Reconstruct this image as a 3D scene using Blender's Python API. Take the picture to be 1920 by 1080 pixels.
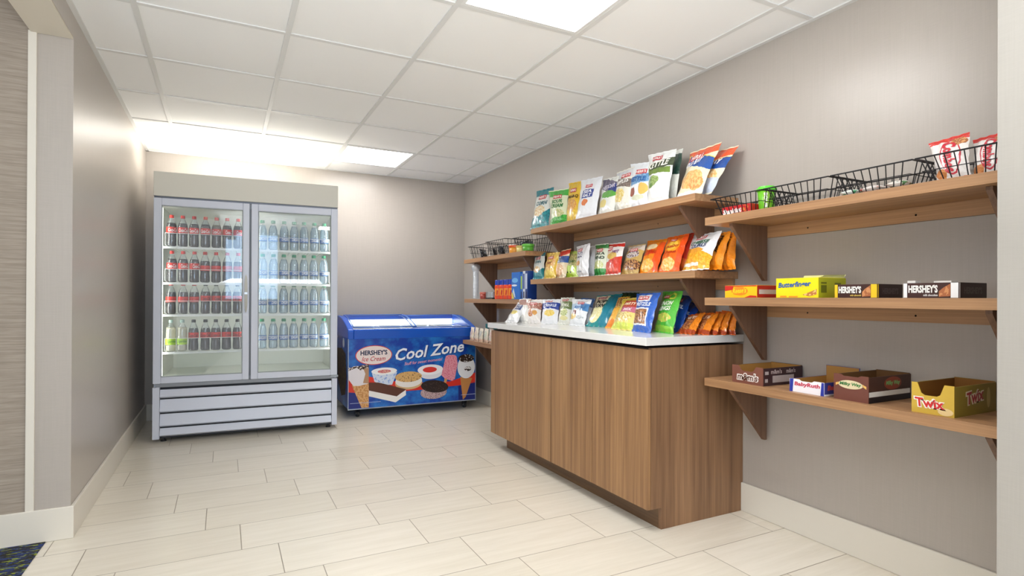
import bpy, math, random
from mathutils import Vector, Matrix
random.seed(7)
scene = bpy.context.scene
COL = scene.collection
for o in list(bpy.data.objects): bpy.data.objects.remove(o)

# ------------------------------------------------------------------ camera
HC = 1.0655                                   # eye height
def cam_axes():
    yaw, pit, rol = .4744, .0028, .0043
    c, s = math.cos(yaw), math.sin(yaw); A = Matrix(((c,-s,0),(s,c,0),(0,0,1)))
    c, s = math.cos(pit), math.sin(pit); B = Matrix(((1,0,0),(0,c,s),(0,-s,c)))
    c, s = math.cos(rol), math.sin(rol); D = Matrix(((c,0,s),(0,1,0),(-s,0,c)))
    return D @ B @ A
M = cam_axes()
cd = bpy.data.cameras.new('camera'); cam = bpy.data.objects.new('camera', cd); COL.objects.link(cam)
rot = Matrix((M[0], M[2], -M[1])).transposed()
cam.matrix_world = Matrix.Translation((0,0,HC)) @ rot.to_4x4()
cd.sensor_width = 36; cd.lens = 36*1052.55/1920; cd.shift_y = 15.7/1920; cd.clip_start = .02
scene.camera = cam

# ------------------------------------------------------------------ light and exposure
scene.view_settings.view_transform = 'Standard'
scene.view_settings.look = 'None'
scene.view_settings.gamma = 1
scene.view_settings.use_curve_mapping = False
scene.view_settings.exposure = 0.5
w = bpy.data.worlds.new('world'); scene.world = w; w.use_nodes = True
w.node_tree.nodes['Background'].inputs[0].default_value = (.98, .99, 1.0, 1)
w.node_tree.nodes['Background'].inputs[1].default_value = 0.95
PANEL_STRENGTH = 14.0
def area(name, loc, rot, sx, sy, power, col=(1,1,1)):
    l = bpy.data.lights.new(name, 'AREA'); l.shape = 'RECTANGLE'; l.size = sx; l.size_y = sy
    l.energy = power; l.color = col
    o = bpy.data.objects.new(name, l); o.location = loc; o.rotation_euler = rot; COL.objects.link(o); return o
# daylight from the glazed entrance behind the photographer
area('entrance_daylight', (-.3,-2.9,1.75), (math.radians(90),0,0), .95, 1.45, 20, (.45,.70,1.0))
# uplight standing on top of the drinks cooler
area('cooler_top_uplight', (.08,5.2,2.02), (math.radians(180),0,0), 1.0, .35, 9, (1.0,.96,.90))
# added fill light near the camera, aimed up to brighten the ceiling
area('ceiling_fill', (.2,-.2,1.32), (math.radians(176),0,0), 1.4, 1.6, 60, (.95,.975,1.0))

# ------------------------------------------------------------------ helpers
def lin(h):
    if not isinstance(h, str): return tuple(h)+(1,) if len(h)==3 else h
    h = h.lstrip('#'); r = []
    for i in (0,2,4):
        c = int(h[i:i+2],16)/255
        r.append(c/12.92 if c <= .04045 else ((c+.055)/1.055)**2.4)
    return (r[0],r[1],r[2],1)
class N:
    """small node helper"""
    def __init__(s, name):
        s.m = bpy.data.materials.new(name); s.m.use_nodes = True; s.t = s.m.node_tree
        s.b = s.t.nodes['Principled BSDF']; s.out = s.t.nodes['Material Output']
    def node(s, typ, **k):
        n = s.t.nodes.new(typ)
        for a, v in k.items(): setattr(n, a, v)
        return n
    def put(s, sock, v):
        if hasattr(v, 'is_output') or isinstance(v, bpy.types.NodeSocket): s.t.links.new(v, sock)
        else: sock.default_value = v
    def math(s, op, a, b=0, c=0):
        n = s.node('ShaderNodeMath', operation=op)
        for i, v in enumerate((a,b,c)):
            if i < len(n.inputs): s.put(n.inputs[i], v)
        return n.outputs[0]
    def vec(s, op, a, b=(0,0,0)):
        n = s.node('ShaderNodeVectorMath', operation=op); s.put(n.inputs[0], a); s.put(n.inputs[1], b)
        return n.outputs[1] if op in ('LENGTH','DISTANCE') else n.outputs[0]
    def mix(s, f, a, b):
        n = s.node('ShaderNodeMix', data_type='RGBA'); s.put(n.inputs[0], f); s.put(n.inputs[6], a); s.put(n.inputs[7], b)
        return n.outputs[2]
    def noise(s, vec, scale, detail=2, rough=.5):
        n = s.node('ShaderNodeTexNoise'); s.put(n.inputs['Vector'], vec); n.inputs['Scale'].default_value = scale
        n.inputs['Detail'].default_value = detail; n.inputs['Roughness'].default_value = rough
        return n.outputs[0], n.outputs[1]
    def coord(s, kind='Object'): return s.node('ShaderNodeTexCoord').outputs[kind]
    def scale(s, v, xyz): 
        n = s.node('ShaderNodeMapping'); s.put(n.inputs[0], v); n.inputs['Scale'].default_value = xyz; return n.outputs[0]
    def bump(s, h, strength=.2, dist=.001):
        n = s.node('ShaderNodeBump'); n.inputs['Strength'].default_value = strength; n.inputs['Distance'].default_value = dist
        s.put(n.inputs['Height'], h); s.t.links.new(n.outputs[0], s.b.inputs['Normal'])
    def set(s, **k):
        for a, v in k.items(): s.put(s.b.inputs[a.replace('_',' ')], v)
        return s
_MC = {}
def flat(col, rough=.5, metal=0, spec=.5, key=None):
    k = (str(col), rough, metal, spec)
    if k in _MC: return _MC[k]
    n = N('paint_%d' % len(_MC)); n.set(Base_Color=lin(col), Roughness=rough, Metallic=metal)
    n.b.inputs['Specular IOR Level'].default_value = spec
    _MC[k] = n.m; return n.m
def emis(col, st, name='lamp_glow'):
    n = N(name); n.set(Base_Color=(.8,.8,.8,1), Emission_Color=lin(col), Emission_Strength=st); return n.m
def wood(name, dark, light, axis, rough=.42):
    n = N(name); co = n.coord()
    def sc(a, b):
        v = [a,a,a]; v[axis] = b; return n.scale(co, v)
    f1,_ = n.noise(sc(42,1.1), 1.0, 3, .6)
    f2,_ = n.noise(sc(190,3.0), 1.0, 2, .6)
    f3,_ = n.noise(sc(7,.35), 1.0, 1, .5)
    a = n.math('MULTIPLY', f1, .55); a = n.math('MULTIPLY_ADD', f2, .25, a); a = n.math('MULTIPLY_ADD', f3, .35, a)
    r = n.node('ShaderNodeMapRange'); n.put(r.inputs[0], a); r.inputs[1].default_value=.42; r.inputs[2].default_value=.74
    n.set(Base_Color=n.mix(r.outputs[0], lin(dark), lin(light)), Roughness=rough)
    n.bump(f2, .08, .0006)
    return n.m
def glassy(name, tint=(1,1,1), refl=.08, rough=.02, alpha=.0, acol=(1,1,1), fres=.6, blend=.25):
    """thin clear sheet: mostly see-through, a little mirror"""
    n = N(name); t = n.t
    tr = n.node('ShaderNodeBsdfTransparent'); tr.inputs[0].default_value = lin(tint)
    gl = n.node('ShaderNodeBsdfGlossy'); gl.inputs['Roughness'].default_value = rough; gl.inputs[0].default_value = (1,1,1,1)
    fr = n.node('ShaderNodeLayerWeight'); fr.inputs[0].default_value = blend
    f = n.math('MULTIPLY_ADD', fr.outputs['Fresnel'], fres, refl)
    mx = n.node('ShaderNodeMixShader'); n.put(mx.inputs[0], f); t.links.new(tr.outputs[0], mx.inputs[1]); t.links.new(gl.outputs[0], mx.inputs[2])
    last = mx.outputs[0]
    if alpha > 0:
        df = n.node('ShaderNodeBsdfDiffuse'); df.inputs[0].default_value = lin(acol)
        m2 = n.node('ShaderNodeMixShader'); m2.inputs[0].default_value = alpha
        t.links.new(last, m2.inputs[1]); t.links.new(df.outputs[0], m2.inputs[2]); last = m2.outputs[0]
    t.links.new(last, n.out.inputs[0]); return n.m

class MD:
    """mesh collector"""
    def __init__(s): s.v=[]; s.f=[]; s.mi=[]; s.uv=[]
    def add(s, vs, fs, mi=0, uvs=None):
        b = len(s.v); s.v += [tuple(x) for x in vs]
        for i, f in enumerate(fs):
            s.f.append([b+j for j in f]); s.mi.append(mi); s.uv.append(uvs[i] if uvs else None)
        return s
    def box(s, x0,x1,y0,y1,z0,z1, mi=0):
        vs = [(x,y,z) for x in (x0,x1) for y in (y0,y1) for z in (z0,z1)]
        return s.add(vs, [(0,1,3,2),(4,6,7,5),(0,4,5,1),(2,3,7,6),(0,2,6,4),(1,5,7,3)], mi)
    def prism(s, poly, axis, a, b, mi=0):
        """poly: 2-D points in the two remaining axes (in order), extruded from a to b along axis"""
        def p(q, t):
            l = list(q); l.insert(axis, t); return tuple(l)
        n = len(poly); vs = [p(q,a) for q in poly] + [p(q,b) for q in poly]
        fs = [tuple(range(n))[::-1], tuple(range(n,2*n))] + [(i,(i+1)%n,n+(i+1)%n,n+i) for i in range(n)]
        return s.add(vs, fs, mi)
    def tube(s, pts, r, seg=6, closed=False, mi=0):
        pts = [Vector(p) for p in pts]; n = len(pts); rings = []
        for i, p in enumerate(pts):
            if closed: d = (pts[(i+1)%n]-pts[i-1]).normalized()
            else: d = (pts[min(i+1,n-1)]-pts[max(i-1,0)]).normalized()
            u = d.orthogonal().normalized() if abs(d.z) > .9 else Vector((0,0,1)).cross(d).normalized()
            w_ = d.cross(u).normalized()
            rings.append([tuple(p + r*(math.cos(2*math.pi*k/seg)*u + math.sin(2*math.pi*k/seg)*w_)) for k in range(seg)])
        vs = [v for ri in rings for v in ri]; fs = []
        for i in range(n if closed else n-1):
            j = (i+1)%n
            for k in range(seg): fs.append((i*seg+k, i*seg+(k+1)%seg, j*seg+(k+1)%seg, j*seg+k))
        if not closed: fs += [tuple(range(seg))[::-1], tuple(range((n-1)*seg, n*seg))]
        return s.add(vs, fs, mi)
    def lathe(s, prof, c=(0,0,0), seg=24, mi=0, cap=True, axis=2):
        """prof: (r,z) list"""
        vs = []; 
        for r, z in prof:
            for k in range(seg):
                a = 2*math.pi*k/seg; q = (r*math.cos(a), r*math.sin(a), z)
                if axis == 0: q = (q[2], q[0], q[1])
                if axis == 1: q = (q[1], q[2], q[0])
                vs.append((c[0]+q[0], c[1]+q[1], c[2]+q[2]))
        fs = []; n = len(prof)
        for i in range(n-1):
            for k in range(seg): fs.append((i*seg+k, i*seg+(k+1)%seg, (i+1)*seg+(k+1)%seg, (i+1)*seg+k))
        if cap: fs += [tuple(range(seg))[::-1], tuple(range((n-1)*seg, n*seg))]
        return s.add(vs, fs, mi)
    def build(s, name, mats, parent=None, org=(0,0,0), smooth=False, bevel=0, label=None):
        me = bpy.data.meshes.new(name); o3 = Vector(org)
        me.from_pydata([tuple(Vector(v)-o3) for v in s.v], [], s.f)
        if not isinstance(mats, (list,tuple)): mats = [mats]
        for m in mats: me.materials.append(m)
        for p, mi in zip(me.polygons, s.mi): p.material_index = mi; p.use_smooth = smooth
        if any(u for u in s.uv):
            ul = me.uv_layers.new(name='uv')
            for p, u in zip(me.polygons, s.uv):
                if u:
                    for li, q in zip(p.loop_indices, u): ul.data[li].uv = q
        me.update()
        o = bpy.data.objects.new(name, me); COL.objects.link(o)
        if parent: o.parent = parent
        else: o.location = org
        if bevel:
            b = o.modifiers.new('bevel','BEVEL'); b.width = bevel; b.segments = 2; b.limit_method = 'ANGLE'
        if label: o['label'] = label
        return o
def tag(o, label=None, cat=None, group=None, kind=None):
    if label: o['label'] = label
    if cat: o['category'] = cat
    if group: o['group'] = group
    if kind: o['kind'] = kind
    return o
def thing(name, label, cat, loc=(0,0,0), rz=0, group=None):
    o = bpy.data.objects.new(name, None); COL.objects.link(o); o.location = loc; o.rotation_euler = (0,0,rz)
    o.empty_display_size = .05
    return tag(o, label, cat, group)
def struct(name, md, mat, label=None, bevel=0):
    o = md.build(name, mat, bevel=bevel); o['kind'] = 'structure'
    if label: o['label'] = label
    return o
def copy_tree(o, parent=None, loc=None):
    c = o.copy(); COL.objects.link(c)
    if parent is not None: c.parent = parent
    if loc is not None: c.location = loc
    for ch in list(o.children): copy_tree(ch, c)
    return c

# lettering: normalised to a 0..1 box, then mapped onto any surface
_TX = {}
def text2d(s, shear=0, bold=.012):
    k = (s, shear, bold)
    if k in _TX: return _TX[k]
    cu = bpy.data.curves.new('lettering', 'FONT'); cu.body = s; cu.shear = shear; cu.offset = bold; cu.resolution_u = 2
    cu.fill_mode = 'BOTH'
    ob = bpy.data.objects.new('lettering', cu); me = bpy.data.meshes.new_from_object(ob)
    vs = [v.co.copy() for v in me.vertices]; fs = [tuple(p.vertices) for p in me.polygons]
    bpy.data.objects.remove(ob); bpy.data.curves.remove(cu); bpy.data.meshes.remove(me)
    x0 = min(v.x for v in vs); x1 = max(v.x for v in vs); y0 = min(v.y for v in vs); y1 = max(v.y for v in vs)
    r = ([((v.x-x0)/(x1-x0), (v.y-y0)/(y1-y0)) for v in vs], fs); _TX[k] = r; return r
def text_on(md, s, fn, u0, u1, v0, v1, slope=0, shear=0, bold=.012, mi=0, vert=False):
    """fn(u,v) -> point; the text fills u0..u1, v0..v1; slope lifts the far end"""
    vs, fs = text2d(s, shear, bold)
    out = []
    for a, b in vs:
        if vert: u = u0+(u1-u0)*b; v = v1-(v1-v0)*a          # reads downwards
        else: u = u0+(u1-u0)*a; v = v0+(v1-v0)*b + slope*a
        out.append(fn(u,v))
    md.add(out, fs, mi); return md
def plane_fn(o, ex, ey, off=.0008):
    """flat surface: origin, x edge vector, y edge vector (both full length); u,v in metres"""
    o = Vector(o); ex = Vector(ex).normalized(); ey = Vector(ey).normalized(); n = ex.cross(ey)
    def f(u, v): return tuple(o + ex*u + ey*v + n*off)
    return f
def poly_on(md, pts, fn, mi=0):
    md.add([fn(u,v) for u,v in pts], [tuple(range(len(pts)))], mi); return md
def ell(cu, cv, ru, rv, n=28, rot=0, a0=0, a1=2*math.pi):
    c, s = math.cos(rot), math.sin(rot); r = []
    for k in range(n):
        a = a0+(a1-a0)*k/n; x, y = ru*math.cos(a), rv*math.sin(a); r.append((cu+x*c-y*s, cv+x*s+y*c))
    return r

# ------------------------------------------------------------------ room
XL, XR, YB, ZC = -.596, 2.336, 5.694, 2.308
def wall_mat(name, col, weave=True, rough=.32):
    n = N(name); co = n.coord()
    f,_ = n.noise(n.scale(co,(3,3,60)), 6, 3); g,_ = n.noise(n.scale(co,(70,70,2)), 3, 2)
    h = n.math('ADD', f, g)
    r = n.node('ShaderNodeMapRange'); n.put(r.inputs[0], h); r.inputs[1].default_value=.6; r.inputs[2].default_value=1.4
    c = lin(col); d = (c[0]*.93,c[1]*.93,c[2]*.92,1)
    n.set(Base_Color=n.mix(r.outputs[0], d, c), Roughness=rough); n.b.inputs['Specular IOR Level'].default_value=.5
    n.bump(h, .12, .0006); return n.m
WALL = wall_mat('taupe_vinyl_wall', '#b4aca4')
PAPER = N('grasscloth_wallpaper')
_co = PAPER.coord(); _f,_ = PAPER.noise(PAPER.scale(_co,(3,3,90)), 2.2, 4, .65)
_r = PAPER.node('ShaderNodeMapRange'); PAPER.put(_r.inputs[0], _f); _r.inputs[1].default_value=.35; _r.inputs[2].default_value=.65
PAPER.set(Base_Color=PAPER.mix(_r.outputs[0], lin('#8f8376'), lin('#a79b8d')), Roughness=.7); PAPER.bump(_f,.3,.001); PAPER = PAPER.m
TRIM = flat('#dcd6ca', .4)
CREAM = flat('#d8d0c0', .5)

# floor: 0.58 x 0.29 planks running along x, every row shifted a quarter
n = N('porcelain_plank_floor'); co = n.coord(); sp = n.node('ShaderNodeSeparateXYZ'); n.put(sp.inputs[0], co)
ROW = .2935; LEN = .582
ry = n.math('DIVIDE', n.math('SUBTRACT', sp.outputs[1], 2.038), ROW); row = n.math('FLOOR', ry); fy = n.math('SUBTRACT', ry, row)
ux = n.math('DIVIDE', n.math('ADD', n.math('SUBTRACT', sp.outputs[0], .94), n.math('MULTIPLY', row, .1425)), LEN)
cx = n.math('FLOOR', ux); fx = n.math('SUBTRACT', ux, cx)
def edge(fr, w_): return n.math('LESS_THAN', n.math('SUBTRACT', .5, n.math('ABSOLUTE', n.math('SUBTRACT', fr, .5))), w_)
g = n.math('MAXIMUM', edge(fy, .0062), edge(fx, .0031))
cmb = n.node('ShaderNodeCombineXYZ'); n.put(cmb.inputs[0], cx); n.put(cmb.inputs[1], row)
wn = n.node('ShaderNodeTexWhiteNoise'); n.put(wn.inputs[0], cmb.outputs[0])
off = n.vec('ADD', co, n.vec('MULTIPLY', wn.outputs[1], (7,7,0)))
s1,_ = n.noise(n.scale(off,(1.2,14,1)), 2, 3, .6)
s2,_ = n.noise(n.scale(off,(3,60,1)), 2, 2, .6)
t = n.math('ADD', n.math('MULTIPLY', s1, .7), n.math('MULTIPLY', s2, .3))
tt = n.math('ADD', t, n.math('MULTIPLY', n.math('SUBTRACT', wn.outputs[0], .5), .22))
r = n.node('ShaderNodeMapRange'); n.put(r.inputs[0], tt); r.inputs[1].default_value=.3; r.inputs[2].default_value=.7
c = n.mix(r.outputs[0], lin('#dbd3c3'), lin('#e6dfd1'))
c = n.mix(g, c, lin('#8f8677'))
n.set(Base_Color=c, Roughness=n.math('MULTIPLY_ADD', g, .3, .27)); n.b.inputs['Specular IOR Level'].default_value=.45
n.bump(n.math('MULTIPLY', g, -1.0), .5, .001)
FLOOR = n.m
struct('floor', MD().box(-.68,2.5,-3,5.8,-.05,0), FLOOR)
# patterned corridor carpet beyond the opening
n = N('patterned_carpet'); co = n.coord()
a,_ = n.noise(n.scale(co,(14,42,1)), 1.5, 3, .7); b,_ = n.noise(n.scale(co,(20,60,1)), 1.3, 2, .6); d,_ = n.noise(co, 400, 1)
c = n.mix(n.math('GREATER_THAN', a, .52), lin('#1a1a16'), lin('#20356f'))
c = n.mix(n.math('GREATER_THAN', b, .60), c, lin('#93a02c'))
c = n.mix(n.math('LESS_THAN', b, .36), c, lin('#3d372c'))
n.set(Base_Color=c, Roughness=.95); n.bump(d,.8,.003)
struct('floor_carpet', MD().box(-3,-.68,-3,3.2,-.05,0.004), n.m)

struct('wall_back', MD().box(XL-.15,XR+.15,YB,YB+.12,0,2.6), WALL)
struct('wall_left', MD().box(-.722,XL,3.093,YB,0,2.6), WALL)
struct('wall_left_header', MD().box(-.742,XL,-3,3.093,2.209,2.6), WALL)
struct('wall_left_corridor', MD().box(-3,-.722,3.097,3.22,0,2.6), PAPER)
struct('wall_right', MD().box(XR,XR+.12,.767,YB,0,2.6), WALL)
struct('wall_right_return', MD().box(1.90,XR+.12,-1.2,.767,0,2.6), wall_mat('grey_vinyl_wall','#a9a49d'))
struct('trim_1', MD().box(-.752,-.722,3.085,3.1,.14,2.207), TRIM, bevel=.002)
struct('trim_2', MD().box(-.742,-.598,-3,3.09,2.2,2.2092), CREAM)
# skirting
BH = .142
def skirt(name, x0,x1,y0,y1): struct(name, MD().box(x0,x1,y0,y1,0,BH), TRIM, bevel=.003)
struct('baseboard_left', MD().prism([(-3,3.08),(XL+.013,3.08),(XL+.013,YB),(XL,YB),(XL,3.093),(-3,3.093)],2,0,BH), TRIM, bevel=.003)
skirt('baseboard_back', XL+.013, XR-.013, YB-.013, YB)
skirt('baseboard_right', XR-.013, XR, .767, YB-.013)
skirt('baseboard_right_return', 1.887, 1.90, -1.2, .767)

# suspended ceiling
n = N('ceiling_board'); co = n.coord(); a,_ = n.noise(co, 160, 3, .7)
n.set(Base_Color=lin('#f4f4f3'), Roughness=.9); n.bump(a, .25, .001)
gx = [-.346+.61*i for i in range(5)]; gy = [5.318-.618*j for j in range(14)]
lights = [(2,0),(2,5),(2,9)]                    # (column, row index of far edge)
lights = [(gx[2],gx[3],gy[6],gy[5]), (gx[2],gx[3],gy[1],gy[0]), (gx[2],gx[3],gy[11],gy[10])]
md = MD(); xs = [XL]+gx+[XR]; ys = sorted(gy+[YB,-3])
for i in range(len(xs)-1):
    for j in range(len(ys)-1):
        x0,x1,y0,y1 = xs[i],xs[i+1],ys[j],ys[j+1]
        if any(abs(x0-L[0])<.01 and abs(y0-L[2])<.01 for L in lights): continue
        md.box(x0,x1,y0,y1,ZC+.006,ZC+.03)
struct('ceiling', md, n.m)
md = MD()
for x in gx: md.box(x-.012,x+.012,-3,YB,ZC,ZC+.0058)
for y in gy: md.box(XL,XR,y-.012,y+.012,ZC+.0006,ZC+.0056)
for a_,b_ in ((XL,XL+.022),(XR-.022,XR)): md.box(a_,b_,-3,YB,ZC-.001,ZC+.0057)
md.box(XL,XR,YB-.022,YB,ZC-.001,ZC+.0057)
struct('trim_3', md, flat('#dededc', .5), 'white ceiling grid bars')
struct('ceiling_slab', MD().box(XL-.15,XR+.15,-3,YB+.1,2.45,2.6), flat('#777777',.9))
struct('ceiling_corridor', MD().box(-3,-.742,-3,3.2,2.5,2.6), flat('#dddddb',.9))
n = N('prismatic_diffuser'); co = n.coord(); sp = n.node('ShaderNodeSeparateXYZ'); n.put(sp.inputs[0], co)
s_ = n.math('MULTIPLY_ADD', n.math('SINE', n.math('MULTIPLY', sp.outputs[0], 40)), .12, 1)
n.set(Base_Color=(.9,.9,.9,1), Roughness=.4, Emission_Color=(1,.99,.975,1), Emission_Strength=n.math('MULTIPLY', s_, PANEL_STRENGTH))
DIFF = n.m
for k, (x0,x1,y0,y1) in enumerate(lights):
    lb = ['square recessed ceiling light nearest the camera, cut by the top of the picture','small bright square ceiling light near the back wall','square ceiling light behind the camera'][0 if k==1 else (1 if k==0 else 2)]
    t = thing('ceiling_light', lb, 'ceiling light', ((x0+x1)/2,(y0+y1)/2,ZC), 0)
    org = ((x0+x1)/2,(y0+y1)/2,ZC)
    f = MD()
    for a_ in ((x0+.012,x0+.03,y0+.012,y1-.012),(x1-.03,x1-.012,y0+.012,y1-.012),(x0+.03,x1-.03,y0+.012,y0+.03),(x0+.03,x1-.03,y1-.03,y1-.012)):
        f.box(*a_, ZC+.001, ZC+.05)
    f.build('frame', flat('#e4e4e2',.5), t, org)
    MD().box(x0+.03,x1-.03,y0+.03,y1-.03,ZC+.008,ZC+.012).build('diffuser', DIFF, t, org)

# ------------------------------------------------------------------ drinks cooler (local frame: x right, y back, z up)
CP = (-.454,4.784,0); CR = -math.radians(3.0)
def cloc(x, y, z):
    c, s = math.cos(CR), math.sin(CR); return (CP[0]+c*x-s*y, CP[1]+s*x+c*y, z)
W = flat('#d3d9e8', .3); WI = flat('#e6e8de', .35); GR = flat('#8f949c', .4); DK = flat('#26262a', .6)
fr = thing('drinks_cooler', 'white two-door glass drinks cooler standing against the back wall', 'refrigerator', CP, CR)
md = MD()
md.box(0,.03,.05,.84,.035,1.79).box(1.25,1.28,.05,.84,.035,1.79).box(.03,1.25,.80,.84,.035,1.79)
md.box(.03,1.25,.05,.80,.42,.455).box(.03,1.25,.05,.80,1.745,1.79).box(0.03,1.25,.06,.80,.035,.42)
md.build('cabinet', [W], fr, bevel=.003)
MD().box(.03,.033,.06,.799,.455,1.745).box(1.247,1.25,.06,.799,.455,1.745).box(.033,1.247,.793,.799,.455,1.745).box(.033,1.247,.06,.793,.455,.4585).box(.033,1.247,.06,.793,1.741,1.745).build('liner', WI, fr)
MD().box(-.003,1.283,.012,.84,1.797,1.975).build('header_panel', flat('#dad8ce',.45), fr, bevel=.003, label='plain cream header panel')
MD().box(.0,1.28,.03,.8,1.783,1.797).build('hinge_rail', flat('#6e727b',.4,.6), fr)
MD().box(.02,1.26,.01,.05,.405,.43).build('kick_trim', GR, fr)
g_ = MD().box(0,.043,.0,.05,.03,.405).box(1.24,1.28,0,.05,.03,.405).box(.043,1.24,.045,.05,.03,.405)
zz = [.05,.121,.224,.330,.402]
for i in range(4):
    z0,z1 = zz[i]-.010, zz[i+1]-.016
    g_.prism([(.024,z0+.004),(.002,z0+.016),(.022,z1),(.024,z1)], 0, .045, 1.238)
MD().box(.043,1.24,.04,.0445,.03,.405).build('grille_shade_sheet', flat('#3c4048',.7), fr)  # dark sheet behind the slats, puts in the shadow lines between louvres
g_.build('grille_panel', W, fr, label='louvred lower panel')
for x in (.06,1.22):
    for y in (.08,.74): MD().lathe([(.02,0),(.02,.006),(.012,.008),(.012,.036)],(x,y,0),12).build('foot', DK, fr)
MD().box(.632,.638,.02,.05,.43,1.78).box(.62,.65,.052,.09,.455,1.745).build('mullion', GR, fr)
GLASS = glassy('cooler_glass', (.96,.98,1), .035, fres=.2, blend=.1)
for (x0,x1,gx0,gx1,hx) in ((.0,.629,.05,.583,.606),(.641,1.28,.69,1.228,None)):
    z0,z1,gz0,gz1 = .432,1.781,.480,1.728
    d = MD().box(x0,gx0,0,.045,z0,z1).box(gx1,x1,0,.045,z0,z1).box(gx0,gx1,0,.045,z0,gz0).box(gx0,gx1,0,.045,gz1,z1)
    d = d.build('door', W, fr, bevel=.004)
    MD().box(gx0-.004,gx1+.004,.018,.024,gz0-.004,gz1+.004).build('glass_pane', GLASS, d)
    gm = MD()
    for a_ in ((gx0,gx0+.006,gz0,gz1),(gx1-.006,gx1,gz0,gz1),(gx0,gx1,gz0,gz0+.006),(gx0,gx1,gz1-.006,gz1)): gm.box(a_[0],a_[1],.002,.012,a_[2],a_[3])
    gm.build('gasket', flat('#9aa3a5',.5), d)
    if hx:
        prof = [(hx+.011*math.cos(a), 1.09+.145*math.copysign(abs(math.sin(a))**.6, math.sin(a))) for a in [2*math.pi*k/20 for k in range(20)]]
        MD().prism(prof, 1, -.008, 0.0).build('handle', flat('#8a8275',.3,.7), d)
        MD().box(hx-.01,hx+.01,-.012,-.008,1.085,1.10).build('handle_clip', flat('#c8ccd2',.3,.6), d)
    else:
        MD().box(1.23,1.288,-.004,.02,.418,.432).build('hinge', flat('#9aa0a6',.35,.8), d)
LT = emis((1,.99,.88), 9, 'cooler_tube')
for x in (.042,1.238): MD().box(x-.006,x+.006,.07,.085,.48,1.72).build('light_tube', LT, fr)
MD().box(.62,.65,.0905,.094,.48,1.72).build('light_tube', LT, fr)
# small printed notice and fan cover in the roof of the box
MD().box(.40,.98,.45,.79,1.60,1.742).build('fan_cover', flat('#d9dad2',.4), fr)
WIRE = flat('#e8eae4', .35)
SHELVES = [1.440,1.172,.934,.655]
for si, z in enumerate(SHELVES):
    for (x0,x1) in ((.05,.63),(.65,1.235)):
        s = MD().box(x0,x1,.085,.09,z-.014,z-.002).tube([(x0,.087,z-.016),(x1,.087,z-.016)],.0025)
        for k in range(24):
            x = x0+.01+(x1-x0-.02)*k/23; s.tube([(x,.088,z-.003),(x,.72,z-.003)],.0016,4)
        sh = s.build('wire_shelf', WIRE, fr)
        r_ = MD().tube([(x0+.01,.095,z+.098),(x1-.01,.095,z+.098)],.0019,5)
        pitch = (.074 if x0<.5 else .0775); xa = (.098 if x0<.5 else .72)
        for k in range(8):
            x = xa-pitch/2+k*pitch
            if x<x0+.005 or x>x1-.005: continue
            r_.tube([(x,.095,z+.098),(x,.095,z+.012),(x+.012,.098,z+.002),(x+.012,.6,z+.002)],.0017,5)
        r_.build('lane_guide', WIRE, sh)

# ---- bottles
COLA = flat('#1d0f0b', .08); CAPR = flat('#c8281e', .35); CAPK = flat('#17181a', .35); CAPG = flat('#178a5c', .35); CAPW = flat('#9fb9ae', .4)
RED = flat('#d22a1e', .35); SHELL = glassy('clear_bottle', (.97,.99,1), .05, .05, .05, (.8,.85,.9)); WATER = glassy('water_in_bottle', (.80,.90,.97), .06, .02, .16, (.62,.76,.88))
LIMEL = glassy('pale_soda', (.93,.90,.76), .05, .02, .35, (.80,.76,.62))
BLUEL = flat('#3f6fb0', .35); LIME = flat('#a9cf3a', .4); WHT = flat('#f2f2ee', .4)
def bottle(name, label, liquid, cap, lab, txt, lz=(.10,.145), fill=.175, waist=True, cap_r=.0145, txtcol=WHT):
    t = thing(name, label, 'bottle')
    pr = [(.020,0),(.030,.002),(.034,.012),(.0345,.04),(.0325 if waist else .0345,.07),(.0325 if waist else .034,.09),(.0345,lz[0]-.004),(.0345,lz[1]+.004),(.033,.158),(.026,.182),(.017,.203),(.0125,.213),(.0122,.222)]
    MD().lathe(pr, seg=20).build('bottle_body', SHELL, t, smooth=True)
    inner = [(r*.94,max(z,.003)) for r,z in pr if z < fill] ; inner.append((inner[-1][0]*.93, fill))
    MD().lathe(inner, seg=20).build('liquid', liquid, t, smooth=True)
    MD().lathe([(cap_r*1.05,.214),(cap_r*1.05,.219),(cap_r,.2195),(cap_r,.234),(cap_r*.85,.236)], seg=16).build('cap', cap, t)
    lb = MD().lathe([(.0352,lz[0]),(.0352,lz[1])], seg=24, cap=False).build('bottle_label', lab, t, smooth=True)
    zc = (lz[0]+lz[1])/2; h = (lz[1]-lz[0])*.62
    def cyl(u, v): a = -math.pi/2 + u; return (.0356*math.cos(a), .0356*math.sin(a), v)
    text_on(MD(), txt, cyl, -.95, .95, zc-h/2, zc+h/2, 0, .2, .02).build('lettering', txtcol, lb)
    return t
protos = dict(
 coke=bottle('soda_bottle','',COLA,CAPR,RED,'Coca-Cola'),
 zero=bottle('soda_bottle','',COLA,CAPK,RED,'Coca-Cola',(.095,.138),.17,txtcol=flat('#1c1a1a',.4)),
 diet=bottle('soda_bottle','',COLA,CAPR,flat('#d8352a',.3),'Coke',(.09,.13),.165,txtcol=flat('#b81f1a',.4)),
 lime=bottle('soda_bottle','',LIMEL,CAPW,LIME,'Sprite',(.05,.095),.18,txtcol=flat('#4f8a20',.4)),
 water=bottle('water_bottle','',WATER,CAPG,BLUEL,'DASANI',(.068,.105),.195,True,.0165))
ORD = ['leftmost','second from the left','third from the left','middle one','fifth from the left','second from the right','rightmost']
SHN = ['top','second','third','bottom']
used = set()
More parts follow.
